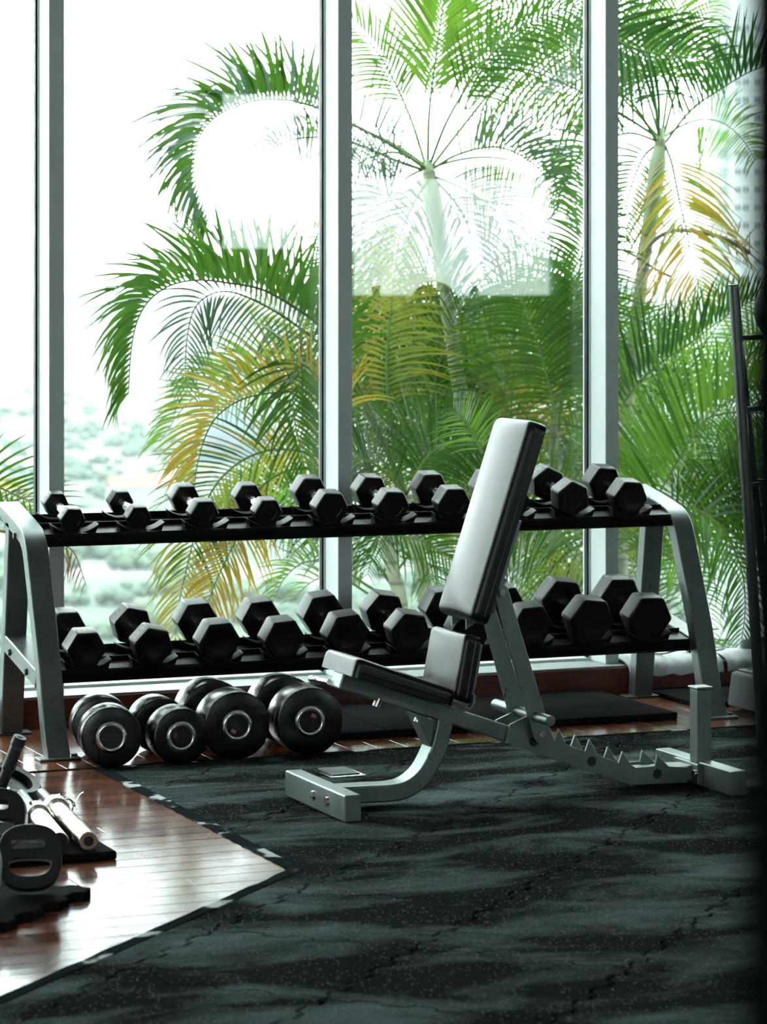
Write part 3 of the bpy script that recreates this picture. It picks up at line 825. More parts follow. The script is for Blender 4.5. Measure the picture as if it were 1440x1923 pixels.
bar('chrome barbell sleeve with hollow pale end, on the black mat', (2.184, 7.302, .0475), (2.219, 7.715, .0595), (2.238, 7.94, .0595 + .008), .0252, .0370, 'ring')
bar('chrome barbell sleeve with black end cap, behind the grip plate', (2.112, 7.322, .0475), (2.146, 7.645, .0590), (2.178, 7.93, .070), .0250, .0360, 'cap')
# spring clip on the first bar
t = thing('spring_clip', 'small chrome spring clip lying behind the barbell collar', 'clip', (2.28, 7.80, .03))
MB().sweep([(2.272 + .024 * math.cos(a) , 7.80 + .002 * k, .047 + .024 * math.sin(a)) for k, a in ((k, k * PI / 6) for k in range(19))], circle(.0028, 6)).build('coil', M['chrome'], t)
for s in (-1, 1):
    MB().sweep(spline([(2.272 + s * .022, 7.80, .060), (2.275 + s * .032, 7.80, .078), (2.285 + s * .034, 7.80, .086)], 8), circle(.0028, 6)).build('grip_wire', M['chrome'], t)
# chrome cable handle
t = thing('cable_handle', 'chrome triangular cable handle lying beside the barbell shafts', 'handle', (2.10, 7.78, .03))
MB().sweep(spline([(2.095, 7.60, .034), (2.098, 7.70, .060), (2.105, 7.80, .100), (2.118, 7.82, .103), (2.128, 7.72, .062), (2.128, 7.655, .094)], 22), circle(.0042, 8)).build('loop', M['chrome'], t)
MB().cyl((2.08, 7.60, .036), (2.13, 7.60, .036), .013, 16).build('grip', M['soft_black'], t)
# grip plates
def grip_plate(label, loc, rz, tilt, a, b, mat, mark, thick=.05, base=None):
    t = thing('grip_plate', label, 'weight plate', loc, (0, 0, rz), group='grip plates on the notched mat')
    outer = superell(a, b, 44, 2.7)
    up_h = [(x - .004, y + b * .42) for x, y in superell(a * .58, b * .20, 24, 5)]
    lo_h = [(x, (y * .6 if y > 0 else y * 1.5) - b * .18) for x, y in superell(a * .74, b * .34, 32, 2.6)]
    me = curve_mesh('plate', [outer, up_h, lo_h], thick * .80, .0035); me.materials.clear(); me.materials.append(M[mat]); sharp(me, 45)
    h = new_obj('plate', me, t); h.rotation_euler = (R(90 - tilt), 0, 0); h.location = (0, 0, b * math.cos(R(tilt)) + thick * .42 * math.sin(R(tilt)) + .006)
    me = MB().box((a * 1.006, -b * .25, 0), (.004, b * .22, thick * .42)).mesh('mark', M['lime'], 0)
    new_obj('mark', me, h); return t
grip_plate('black grip weight plate with two openings standing on the notched mat', (1.900, 6.845, .0232), R(-14), 22, .073, .074, 'soft_black', 1, .055)
grip_plate('grey grip weight plate with lime mark at the left edge of the photo', (1.742, 6.76, .0232), R(-55), 8, .062, .072, 'plate_grey', 1, .05)
grip_plate('black grip weight plate leaning behind the front grip plate', (1.955, 7.40, .0232), R(-25), 24, .085, .074, 'soft_black', 1, .05)
# ab roller
t = thing('ab_roller', 'black ab roller wheel with rubber grip handle pointing up', 'ab roller', (2.198, 8.13, 0))
ax = Vector((.25, -.35, .90)).normalized(); c = Vector((2.198, 8.13, .0645))
Q = ax.to_track_quat('Z', 'Y').to_matrix().to_4x4(); T = Matrix.Translation(c) @ Q
MB().lathe([(.062, -.020), (.082, -.024), (.092, -.012), (.094, 0), (.092, .012), (.082, .024), (.062, .020), (.058, 0), (.062, -.020)], T, 40).build('wheel', M['soft_black'], t)
MB().lathe([(.0, -.014), (.060, -.010), (.060, .002), (.022, .006), (.0, .010)], T, 32).build('hub', M['rack_black'], t)
hp = at(2, 1478, 8.03); hd = (at(34, 1394, 7.99) - hp).normalized()
MB().cyl(hp, hp + hd * .060, .016, 18).build('axle_grip', M['grip_blue_black'], t, bevel=.002)
MB().cyl(hp + hd * .055, hp + hd * .122, .0195, 20, .0175).build('grip', M['grip_blue_black'], t, bevel=.003)
MB().cyl(hp + hd * .122, hp + hd * .132, .0178, 20).build('band', M['blue_band'], t)
MB().cyl(hp + hd * .132, hp + hd * .158, .0205, 20, .019).cyl(hp + hd * .158, hp + hd * .161, .008, 14).build('grip_end', M['grip_blue_black'], t, bevel=.003)

# ================================================================== right side
# towels and cords on the window ledge
def towel(label, x0, x1, seed, hang):
    rg = random.Random(seed); nx, prof = 60, [(9.735, .107), (9.725, .122), (9.70, .128), (9.63, .126), (9.585, .120), (9.560, .106), (9.553, .085), (9.552, hang)]
    vv = []; ff = []; n = len(prof)
    ph = [rg.uniform(0, 6) for _ in range(6)]
    for i in range(nx + 1):
        x = x0 + (x1 - x0) * i / nx
        for j, (y, z) in enumerate(prof):
            wv = .0025 * math.sin(i * .9 + ph[0] + j * .5) + .003 * math.sin(i * .31 + ph[1] + j)
            zz = z + (wv if 0 < j < n - 1 else 0) + (.004 * math.sin(i * .45 + ph[2]) if j == n - 1 else 0)
            vv.append((x + .004 * math.sin(j * 1.3 + i * .4), y - (.0035 * math.sin(i * .8 + ph[3] + .6 * j) + .0045 if j >= 5 else 0), zz))
    for i in range(nx):
        for j in range(n - 1):
            q = i * n + j; ff.append((q, q + 1, q + n + 1, q + n))
    o = MB().add(vv, ff).build('towel', M['towel'], None, smooth=70)
    s = o.modifiers.new('thick', 'SOLIDIFY'); s.thickness = .006; s.offset = -1
    ss = o.modifiers.new('soft', 'SUBSURF'); ss.levels = 1; ss.render_levels = 1
    return tag(o, label, 'towel', 'towels on the window ledge')
towel('white towel draped on the window ledge behind the rack leg', 4.905, 5.30, 3, .060)
towel('white towel on the window ledge at the far right, beyond the rack frame', 5.315, 5.80, 5, .064)
t = thing('cord', 'thin grey-green cord coiled in loops on the white towel', 'cord', (5.15, 9.62, .13))
pts = []
for k in range(60):
    a = k / 59 * 4 * PI; pts.append((5.06 + .24 * k / 59 + .055 * math.cos(a), 9.63 + .05 * math.sin(a), .147 + .010 * math.sin(a * 1.5) + .006 * math.cos(a)))
MB().sweep(pts, circle(.0035, 8)).build('loops', M['cord'], t)
MB().box((5.20, 9.66, .150), (.06, .02, .012)).build('clip', M['cord'], t, bevel=.003)
t = thing('hand_grip', 'stack of grey wire hand grips on the far right towel', 'hand grip', (5.47, 9.63, .13))
for k in range(3):
    MB().sweep([(5.47 + .05 * math.cos(a), 9.63 + .03 * math.sin(a), .138 + .011 * k) for a in [i * PI / 12 for i in range(24)]], circle(.004, 6), closed=True).build('ring', M['cord'], t)
# grey step platform at far right
t = thing('step_platform', 'grey plastic aerobic step platform on the floor at the right edge', 'step', (5.35, 8.95, 0))
MB().prism([(8.72, .010), (9.10, .010), (9.07, .135), (8.75, .135)], 'x', 5.06, 5.90).build('body', M['grey_plastic'], t, bevel=.012, seg=3)
MB().span(5.08, 5.88, 8.765, 9.055, .135, .143).build('tread', M['grey_plastic'], t, bevel=.003)
for k in range(6):
    MB().span(5.10, 5.86, 8.785 + .045 * k, 8.800 + .045 * k, .143, .147).build('rib', M['silver_paint'], t, smooth=0)
for xx in (5.12, 5.78):
    MB().span(xx, xx + .07, 8.73, 9.09, 0, .03).build('foot', M['soft_black'], t, bevel=.005)
# medicine ball rack: two leaning steel tubes with rungs, balls between
t = thing('ball_rack', 'brushed steel ball rack with leaning tube and rungs at the right', 'rack', (5.0, 8.3, 0))
YP = 8.25
a = at(1378, 538, YP); b = at(1408, 1020, YP); d = (b - a).normalized(); foot = a + d * (a.z / -d.z) if d.z else b
off = Vector((.40, .10, 0))
for k, nm in ((0, 'upright'), (1, 'upright')):
    MB().cyl(a + off * k, foot + off * k + Vector((0, 0, .004)), .0175, 24).build(nm, M['silver_paint'], t, bevel=.001)
    MB().cyl(a + off * k + Vector((0, 0, .001)), a + off * k - d * .006, .0180, 24).build('tube_cap', M['rack_black'], t, bevel=.002)
back = Vector((.26, .34, 0))
for k in range(2):
    MB().cyl(a + off * k + d * .05, Vector((foot.x, foot.y, .004)) + off * k + back, .015, 18).build('rear_leg', M['silver_paint'], t)
for h in (.165, .395, .64, .88, 1.14):
    p = a + d * h
    MB().cyl(p, p + off, .0085, 14).build('rung', M['silver_paint'], t)
    MB().cyl(p + back * (h / 1.5), p + off + back * (h / 1.5), .0085, 14).build('rung', M['silver_paint'], t)
for i, h in enumerate((.165, .395, .64, .88, 1.14)):
    p = a + d * h + off * .52 + back * (h / 3.0); rr = .125 if i else .13
    nm = ['top', 'second', 'third', 'fourth', 'lowest'][i]
    b_ = thing('medicine_ball', 'black medicine ball on the ball rack, %s of five' % nm, 'ball', p + Vector((0, 0, .085)), group='medicine balls on the rack')
    rr = .105
    bm = bmesh.new(); bmesh.ops.create_uvsphere(bm, u_segments=32, v_segments=20, radius=rr); me = bpy.data.meshes.new('ball'); bm.to_mesh(me); bm.free(); me.materials.append(M['ball_black']); sharp(me, 60)
    new_obj('ball', me, b_)
    new_obj('seam', MB().sweep([((rr + .0005) * math.cos(q), (rr + .0005) * math.sin(q), 0) for q in [k * PI / 20 for k in range(40)]], circle(.002, 6), closed=True).mesh('seam', M['rack_black']), b_)
# ================================================================== palms outside the glass
LEAFT = {}
def leaf_template(bend, fold):
    """unit leaflet along +x, blade in xy, tip bent towards +y; returns verts, faces"""
    n = 6; v = []; f = []
    for i in range(n + 1):
        t = i / n
        w_ = .5 * (min(1, t * 5 + .3)) * (1 - t ** 2.2) ** .9 if i < n else 0
        ang = bend * t
        x = math.sin(ang) / bend * 1.0 if bend > 1e-3 else t
        y = (1 - math.cos(ang)) / bend if bend > 1e-3 else 0
        # width axis turned with the bend; y is divided by aspect later through W
        v.append((x, y, t, w_, ang))
    return v
def leaf_geo(bend, length, width, fold=.25, sag=0.0):
    prof = leaf_template(bend, fold); V = []; F = []
    for (x, y, t, w_, ang) in prof:
        cx, cy = x * length, y * length; nx, ny = -math.sin(ang), math.cos(ang); z = -sag * length * t * t; ww = w_ * width
        V += [(cx - nx * ww, cy - ny * ww, z + fold * ww), (cx, cy, z), (cx + nx * ww, cy + ny * ww, z + fold * ww)]
    n = len(prof)
    for i in range(n - 1):
        q = i * 3; F += [(q, q + 1, q + 4, q + 3), (q + 1, q + 2, q + 5, q + 4)]
    return V, F
def leaf_mesh(bi, li, mat):
    k = (bi, li, mat)
    if k not in LEAFT:
        V, F = leaf_geo((.05, .25, .5, .85)[bi], 1.0, .041 + .008 * li, .3, (0, .08, .14, .2)[bi])
        me = bpy.data.meshes.new('leaflet'); me.from_pydata(V, [], F); me.materials.append(M[mat])
        for p in me.polygons: p.use_smooth = True
        LEAFT[k] = me
    return LEAFT[k]
PART_LEFT = [0]
def frond(palm, pts3, llen, mode, mat, side=1, start=.22, spread=32, stem=.0065, ang=70, parts=False, gap=.030, rg=rnd, wid=1.0, droop=1.0, mat2=None):
    """one palm leaf: rachis + leaflets. pts3: world points from the base to the tip"""
    nr = max(24, len(pts3) * 5); C = spline(pts3, nr)
    base = new_obj('frond', None, palm); base.empty_display_size = .05
    bl = C[0]; base.location = bl - palm.location
    off = palm.location + base.location
    # rachis
    mb = MB(); rings = []
    m = 6; vv = []; ff = []
    prev = None
    for i, p in enumerate(C):
        t = (C[min(i + 1, nr - 1)] - C[max(i - 1, 0)]).normalized(); a = prev if prev is not None else t.orthogonal(); a = (a - t * a.dot(t)).normalized(); prev = a; b = t.cross(a)
        r_ = stem * (1 - .86 * i / (nr - 1)) + .0006
        for k in range(m): vv.append(p + (a * math.cos(2 * PI * k / m) + b * math.sin(2 * PI * k / m)) * r_ - off)
    for i in range(nr - 1):
        for k in range(m): ff.append((i * m + k, i * m + (k + 1) % m, (i + 1) * m + (k + 1) % m, (i + 1) * m + k))
    me = bpy.data.meshes.new('rachis'); me.from_pydata([tuple(p) for p in vv], [], ff); me.materials.append(M['leaf_dry' if mat == 'leaf_dry' else 'stem_green'])
    for p in me.polygons: p.use_smooth = True
    new_obj('rachis', me, base)
    # leaflets
    seg = [(C[i + 1] - C[i]).length for i in range(nr - 1)]; tot = sum(seg)
    n = max(6, int(tot * (1 - start) / (gap * .72))); JV = []; JF = []
    view = Vector((0, 1, 0))
    for i in range(n):
        s = start + (1 - start) * (i + .5) / n; d = s * tot; k = 0
        while k < nr - 2 and d > seg[k]: d -= seg[k]; k += 1
        p = C[k].lerp(C[k + 1], min(1, d / seg[k])); T = (C[min(k + 2, nr - 1)] - C[max(k - 1, 0)]).normalized()
        V_ = (p - Vector((0, 0, EYE))).normalized()
        N = T.cross(V_); N.normalize(); N *= side; B = T.cross(N).normalized()
        q = (s - start) / (1 - start)
        alpha = R(ang * (1 - .34 * q)); L = 1.28 * llen * (.45 + .55 * math.sin(PI * min(1, .12 + .95 * q) ** .8)) * rg.uniform(.88, 1.08)
        for row in (-1, 1):
            if mode == 'v': dirv = T * math.cos(alpha) + (N * math.cos(R(spread)) + B * row * math.sin(R(spread))) * math.sin(alpha)
            else: dirv = T * math.cos(alpha) + (N * row * math.cos(R(spread)) - B * math.sin(R(spread)) * .6) * math.sin(alpha)
            dirv += Vector((rg.uniform(-1, 1), rg.uniform(-1, 1), rg.uniform(-1, 1))) * .04; dirv.normalize()
            Yx = T - dirv * T.dot(dirv); Yx.normalize()
            g = Vector((0, 0, -1)); g = g - dirv * g.dot(dirv)
            Yx = (Yx + B * rg.uniform(-.45, .45)); Yx = (Yx - dirv * Yx.dot(dirv)).normalized()
            if Yx.dot(g) < 0: Yx = -Yx
            Zx = dirv.cross(Yx)
            if Zx.z < 0: Zx = -Zx; 
            be = abs(Yx.dot(g)) * droop; bi = 0 if be < .25 else 1 if be < .55 else 2 if be < .85 else 3
            if rg.random() < .2: bi = min(3, bi + 1)
            mm = mat2 if (mat2 and rg.random() < .35) else mat
            me = leaf_mesh(bi, 0 if L > .30 else 1 if L > .2 else 2, mm)
            Lx = max(.05, L * rg.uniform(.92, 1.05))
            Mx = Matrix((dirv * Lx, Yx * Lx * wid, Zx * Lx)).transposed().to_4x4(); Mx.translation = p - off
            if parts and PART_LEFT[0] > 0:
                PART_LEFT[0] -= 1
                o = new_obj('leaflet', me, base); o.matrix_local = Mx
                # rows are orthogonal, so the basis splits into rotation and scale
            else:
                nn = len(JV); JV += [tuple(Mx @ v.co) for v in me.vertices]; JF += [tuple(a + nn for a in f.vertices) for f in me.polygons]
    if JV:
        me = bpy.data.meshes.new('leaflets'); me.from_pydata(JV, [], JF); me.materials.append(M[mat])
        for p in me.polygons: p.use_smooth = True
        o = new_obj('leaflets', me, base); o['kind'] = 'stuff'
    return base
def pf(palm, pix, Y0, Y1, lpx, mode, mat, side=1, **kw):
    """frond given by the pixels its midrib passes, its plane going from y = Y0 at the base to y = Y1 at the tip"""
    n = len(pix); P3 = []
    for i, (a, b) in enumerate(pix):
        q = i / (n - 1); P3.append(at(a, b, Y0 + (Y1 - Y0) * q))
    return frond(palm, P3, lpx * pxm((Y0 + Y1) / 2), mode, mat, side, **kw)
def trunk(palm, pix, Y, wpx, shaft=None, mat='trunk', zbase=-1.0):
    P3 = [at(a, b, Y) for a, b in pix]
    d = (P3[-1] - P3[-2]).normalized()
    if P3[-1].z > zbase: P3.append(P3[-1] + Vector((d.x * .3, d.y * .3, -1)) * (P3[-1].z - zbase))
    C = spline(P3, 70); r0 = wpx * pxm(Y) / 2
    mb = MB(); m = 14; vv = []; ff = []; acc = 0; prev = None; rows = []
    for i, p in enumerate(C):
        t = (C[min(i + 1, 69)] - C[max(i - 1, 0)]).normalized(); a = prev if prev is not None else Vector((1, 0, 0)); a = (a - t * a.dot(t)).normalized(); prev = a; b = t.cross(a)
        r_ = r0 * (.92 + .22 * i / 69) * (1.07 if i % 4 == 0 else 1.0)
        for k in range(m): vv.append(p + (a * math.cos(2 * PI * k / m) + b * math.sin(2 * PI * k / m)) * r_)
    for i in range(69):
        for k in range(m): ff.append((i * m + k, i * m + (k + 1) % m, (i + 1) * m + (k + 1) % m, (i + 1) * m + k))
    ff += [tuple(range(m))[::-1], tuple(range(69 * m, 70 * m))]
    MB().add(vv, ff).build('trunk', M[mat], palm, smooth=70)
    if shaft:
        S = spline([at(a, b, Y) for a, b in shaft], 16); vv = []; ff = []
        rr = [r0 * (.35 + 1.0 * min(1, i / 6) - .15 * max(0, (i - 9) / 6)) for i in range(16)]
        for i, p in enumerate(S):
            for k in range(m): vv.append(p + Vector((math.cos(2 * PI * k / m), math.sin(2 * PI * k / m), 0)) * rr[i])
        for i in range(15):
            for k in range(m): ff.append((i * m + k, i * m + (k + 1) % m, (i + 1) * m + (k + 1) % m, (i + 1) * m + k))
        ff += [tuple(range(m)), tuple(range(15 * m, 16 * m))]
        MB().add(vv, ff).build('crownshaft', M['crownshaft'], palm, smooth=70)
def palm_thing(label, base_px, Y, nparts=300):
    p = at(base_px, 1290, Y); PART_LEFT[0] = nparts
    return thing('palm', label, 'palm tree', (p.x, p.y, -1.0), group='palms outside the window')
def arc(crown, az, el, L, sag=.9, n=7):
    """a free frond: leaves the crown at azimuth az and elevation el, bowed down by its weight"""
    P3 = [Vector(crown)]; d = Vector((math.cos(R(az)) * math.cos(R(el)), math.sin(R(az)) * math.cos(R(el)), math.sin(R(el))))
    for i in range(n):
        d = (d + Vector((0, 0, -sag / n * (.4 + 1.3 * i / n)))).normalized(); P3.append(P3[-1] + d * (L / n))
    return P3

# --- palm behind the middle pane (tall, pale crownshaft)
pB = palm_thing('tall palm with pale green crownshaft behind the middle window pane', 890, 12.0)
trunk(pB, [(805, 322), (818, 400), (833, 500), (843, 600), (856, 690), (868, 760), (880, 860), (888, 960), (892, 1100), (895, 1280)], 12.0, 27, [(803, 300), (806, 330), (815, 390), (828, 470), (836, 545)])
pf(pB, [(803, 318), (730, 270), (660, 233), (603, 205), (545, 189), (487, 188), (440, 202), (402, 222), (376, 255), (365, 300), (368, 345), (392, 415)], 12.0, 11.4, 145, 'v', 'leaf_green', -1, start=.34, parts=True, gap=.030, mat2='leaf_grey', stem=.007, wid=1.4)
pf(pB, [(803, 322), (740, 300), (668, 270), (600, 258), (545, 264), (505, 285), (478, 322)], 12.1, 11.6, 78, 'v', 'leaf_light', -1, start=.42, gap=.036, stem=.007)
pf(pB, [(803, 312), (806, 210), (818, 110), (836, -20), (850, -120)], 12.0, 11.9, 165, 'f', 'leaf_light', 1, start=.30, ang=42, spread=20, gap=.030, parts=True)
pf(pB, [(806, 312), (842, 222), (900, 130), (962, 66), (1040, 22), (1120, 2)], 12.0, 11.5, 115, 'f', 'leaf_green', 1, start=.30, ang=48, spread=25, gap=.034, parts=True)
pf(pB, [(808, 316), (870, 236), (930, 165), (1000, 118), (1100, 82), (1180, 70)], 12.0, 12.4, 110, 'v', 'leaf_grey', 1, start=.32, gap=.032, mat2='leaf_green')
pf(pB, [(800, 314), (770, 220), (728, 130), (680, 62), (620, 10)], 12.0, 12.5, 120, 'f', 'leaf_light', 1, start=.35, ang=45, gap=.034)
pf(pB, [(800, 318), (752, 288), (705, 292), (655, 318), (610, 352)], 12.0, 11.5, 85, 'f', 'leaf_dark', -1, start=.15, gap=.030, spread=20)
pf(pB, [(808, 320), (860, 290), (930, 276), (990, 300), (1040, 350), (1065, 420)], 12.0, 11.7, 100, 'v', 'leaf_grey', 1, start=.25, gap=.030)
pf(pB, [(812, 330), (870, 355), (930, 395), (965, 460)], 12.0, 11.4, 90, 'f', 'leaf_grey', 1, start=.12, gap=.028)
pf(pB, [(808, 330), (775, 385), (748, 455), (738, 545)], 12.0, 11.5, 110, 'f', 'leaf_grey', 1, start=.15, gap=.028)
pf(pB, [(815, 335), (868, 400), (892, 480), (905, 570)], 12.0, 11.5, 110, 'f', 'leaf_grey', 1, start=.15, gap=.028)
for az, el, L in ((110, 30, 1.2), (30, 15, 1.2), (85, 0, 1.1)):
    frond(pB, arc(at(806, 316, 12.05), az, el, L), .30, 'f', rnd.choice(['leaf_green', 'leaf_light', 'leaf_grey']), 1, start=.2, gap=.036)

# --- palm behind the right pane
pC = palm_thing('palm with leaning ringed trunk behind the right window pane', 1166, 11.8)
trunk(pC, [(1240, 262), (1234, 330), (1222, 410), (1211, 480), (1200, 560), (1186, 680), (1174, 800), (1168, 920), (1165, 1100), (1163, 1280)], 11.8, 25, [(1242, 240), (1238, 280), (1232, 330), (1224, 395), (1217, 440)])
pf(pC, [(1238, 262), (1228, 180), (1213, 95), (1190, 10)], 11.8, 11.6, 120, 'f', 'leaf_green', 1, start=.35, ang=48, gap=.034)
pf(pC, [(1242, 258), (1254, 170), (1262, 90), (1280, -30)], 11.8, 12.0, 130, 'f', 'leaf_light', 1, start=.35, ang=48, gap=.034)
pf(pC, [(1244, 262), (1272, 160), (1300, 80), (1350, -10)], 11.8, 12.2, 110, 'f', 'leaf_light', 1, start=.35, ang=48, gap=.034)
pf(pC, [(1246, 272), (1296, 208), (1352, 168), (1420, 130), (1500, 110)], 11.8, 11.2, 130, 'v', 'leaf_dark', 1, start=.40, gap=.036, parts=True, wid=1.2)
pf(pC, [(1234, 268), (1196, 205), (1150, 165), (1090, 150), (1030, 180)], 11.8, 11.5, 95, 'v', 'leaf_grey', -1, start=.25, gap=.032)
pf(pC, [(1248, 270), (1262, 310), (1275, 375), (1288, 430), (1300, 490), (1318, 560)], 11.8, 11.3, 150, 'f', 'leaf_yellow', 1, start=.08, gap=.030, parts=True, mat2='leaf_orange', spread=15)
pf(pC, [(1236, 266), (1180, 250), (1120, 275), (1075, 330), (1050, 400)], 11.8, 12.3, 100, 'v', 'leaf_green', -1, start=.2, gap=.032)
pf(pC, [(1236, 268), (1205, 300), (1180, 370), (1165, 460)], 11.8, 12.2, 100, 'f', 'leaf_green', 1, start=.15, gap=.030)
pf(pC, [(1080, 30), (1160, 78), (1225, 100), (1290, 108), (1345, 120)], 11.0, 10.8, 150, 'f', 'leaf_dark', 1, start=.05, gap=.034, spread=25, parts=True)
for az, el, L in ((70, 50, 1.4), (110, 30, 1.3), (140, 50, 1.4), (40, 20, 1.3), (100, 65, 1.5), (165, 35, 1.4)):
    frond(pC, arc(at(1240, 262, 11.9), az, el, L), .28, 'f', rnd.choice(['leaf_green', 'leaf_light', 'leaf_dark']), 1, start=.2, gap=.036)
# dry flower branch
MBt = MB()
st = spline([at(a, b, 11.75) for a, b in ((1203, 478), (1222, 458), (1240, 443), (1262, 434), (1290, 433), (1330, 439), (1370, 452), (1408, 475))], 30)
vv = []; br = MB().sweep(st, circle(.011, 6))
for k in range(11, 30, 1):
    p = st[k]
    for s in (-1, 1):
        e = p + Vector((rnd.uniform(.02, .07), rnd.uniform(-.05, .05), s * rnd.uniform(.03, .11)))
        br.cyl(p, e, .0035, 5, .0015)
st2 = spline([at(a, b, 11.7) for a, b in ((1170, 470), (1200, 485), (1230, 505), (1260, 520))], 14); br.sweep(st2, circle(.006, 6))
for k in range(3, 14):
    br.cyl(st2[k], st2[k] + Vector((rnd.uniform(-.04, .05), rnd.uniform(-.05, .05), rnd.uniform(-.10, .02))), .003, 5, .001)
br.build('flower_branch', M['dry_bark'], pC, smooth=60)

# --- clump behind the middle of the window: many stems
pD = palm_thing('bushy palm clump with several bamboo-like stems low behind the middle pane', 780, 11.2)
trunk(pD, [(716, 960), (727, 1020), (740, 1080), (753, 1140), (760, 1290)], 11.2, 25)
trunk(pD, [(762, 930), (774, 990), (786, 1050), (797, 1105), (806, 1290)], 11.3, 25)
trunk(pD, [(1050, 640), (1046, 720), (1042, 800), (1040, 920), (1040, 1290)], 12.4, 19)
CR = [(716, 960), (762, 930)]
# fronds bowing left over the left pane
pf(pD, [(762, 930), (725, 840), (680, 740), (640, 672), (600, 612), (545, 572), (490, 543), (425, 531), (370, 526), (320, 536), (282, 562), (258, 602), (246, 660), (241, 742)], 11.3, 10.9, 145, 'v', 'leaf_green', -1, start=.33, gap=.031, parts=True, stem=.009, spread=30, wid=1.4)
pf(pD, [(762, 930), (715, 830), (660, 720), (600, 646), (540, 600), (482, 566), (432, 548), (392, 554), (364, 582), (352, 630), (348, 690), (352, 740)], 11.3, 11.1, 100, 'f', 'leaf_grey', -1, start=.42, gap=.032, mat2='leaf_green', spread=15)
pf(pD, [(716, 960), (690, 860), (640, 765), (580, 738), (510, 738), (450, 752), (405, 785), (380, 835), (368, 890), (362, 945)], 11.2, 10.8, 140, 'v', 'leaf_yellow', -1, start=.30, gap=.030, parts=True, mat2='leaf_orange')
pf(pD, [(716, 960), (680, 850), (630, 760), (560, 700), (490, 690), (420, 712), (350, 760), (300, 830)], 11.2, 11.5, 110, 'v', 'leaf_light', -1, start=.35, gap=.032, mat2='leaf_yellow')
pf(pD, [(716, 960), (672, 830), (615, 720), (572, 668), (552, 700), (552, 780), (572, 880)], 11.2, 10.8, 125, 'f', 'leaf_green', -1, start=.45, gap=.030, mat2='leaf_dark')
pf(pD, [(716, 960), (650, 890), (580, 852), (510, 845), (450, 868), (402, 915), (372, 985), (352, 1060), (335, 1140), (328, 1215)], 11.2, 10.8, 125, 'f', 'leaf_yellow', 1, start=.30, gap=.031, mat2='leaf_green', parts=True)
pf(pD, [(716, 960), (640, 900), (560, 880), (490, 915), (455, 990), (425, 1050), (398, 1110), (380, 1170)], 11.2, 10.7, 105, 'f', 'leaf_orange', 1, start=.50, gap=.028, mat2='leaf_yellow', parts=True)
pf(pD, [(716, 965), (660, 930), (600, 912), (540, 905), (470, 925), (400, 965)], 11.2, 11.4, 95, 'f', 'leaf_light', 1, start=.3, gap=.032, mat2='leaf_yellow')
pf(pD, [(753, 1140), (690, 1100), (630, 1062), (575, 1055), (535, 1085), (512, 1130)], 11.2, 11.6, 75, 'v', 'leaf_light', -1, start=.35, gap=.034)
pf(pD, [(753, 1140), (700, 1120), (640, 1085), (590, 1090), (545, 1130)], 11.2, 11.3, 60, 'v', 'leaf_light', -1, start=.35, gap=.034)
# fronds standing up in the middle pane
pf(pD, [(762, 930), (735, 800), (726, 690), (736, 560), (752, 440)], 11.3, 11.5, 120, 'f', 'leaf_yellow', 1, start=.35, gap=.030, mat2='leaf_green')
pf(pD, [(762, 930), (705, 800), (672, 720), (650, 620), (640, 520)], 11.3, 11.6, 110, 'f', 'leaf_green', 1, start=.30, gap=.030)
pf(pD, [(905, 800), (888, 720), (866, 640), (842, 560), (800, 500)], 12.3, 12.5, 165, 'f', 'leaf_dark', 1, start=.05, gap=.028, parts=True, mat2='leaf_green')
pf(pD, [(1045, 800), (1030, 720), (1005, 630), (975, 560), (930, 520)], 11.3, 11.4, 150, 'f', 'leaf_green', 1, start=.12, gap=.028, parts=True)
pf(pD, [(1048, 810), (1060, 700), (1080, 560), (1100, 420), (1112, 290)], 11.4, 11.3, 110, 'f', 'leaf_green', 1, start=.15, gap=.026, wid=1.2)
pf(pD, [(1150, 800), (1105, 690), (1060, 590), (1020, 520), (960, 470)], 11.8, 11.9, 120, 'f', 'leaf_green', 1, start=.1, gap=.028)
pf(pD, [(905, 850), (890, 820), (872, 790), (850, 765)], 10.9, 10.7, 65, 'f', 'leaf_light', 1, start=.05, gap=.022)
pf(pD, [(820, 760), (770, 690), (745, 620), (760, 560), (810, 540)], 12.5, 12.6, 110, 'f', 'leaf_orange', 1, start=.1, gap=.026, mat2='leaf_dry')
pf(pD, [(840, 720), (810, 640), (770, 590), (720, 570)], 12.6, 12.6, 110, 'f', 'leaf_dry', 1, start=.1, gap=.026, mat2='leaf_orange')
pf(pD, [(762, 930), (800, 860), (850, 830), (905, 830), (950, 860)], 11.3, 10.9, 110, 'f', 'leaf_dark', 1, start=.15, gap=.026)
pf(pD, [(762, 930), (715, 880), (670, 860), (620, 870)], 11.3, 10.9, 110, 'f', 'leaf_dark', 1, start=.15, gap=.026)
pf(pD, [(880, 960), (860, 900), (820, 840), (760, 800), (690, 790)], 11.5, 11.3, 110, 'f', 'leaf_green', 1, start=.1, gap=.026)
pf(pD, [(716, 965), (740, 1000), (800, 1020), (860, 1060)], 11.2, 10.9, 80, 'f', 'leaf_green', 1, start=.1, gap=.026)
pf(pD, [(720, 960), (712, 1000), (700, 1040), (690, 1080)], 11.2, 11.0, 60, 'f', 'leaf_green', 1, start=.1, gap=.024)
for k in range(44):
    c = at(rnd.uniform(680, 1120), rnd.uniform(700, 1150), rnd.uniform(11.9, 12.8))
    frond(pD, arc(c, rnd.uniform(0, 360), rnd.uniform(25, 75), rnd.uniform(.8, 1.2), 1.1), .25, 'f', rnd.choice(['leaf_green', 'leaf_light', 'leaf_dark', 'leaf_green', 'leaf_yellow']), 1, start=.12, gap=.032)

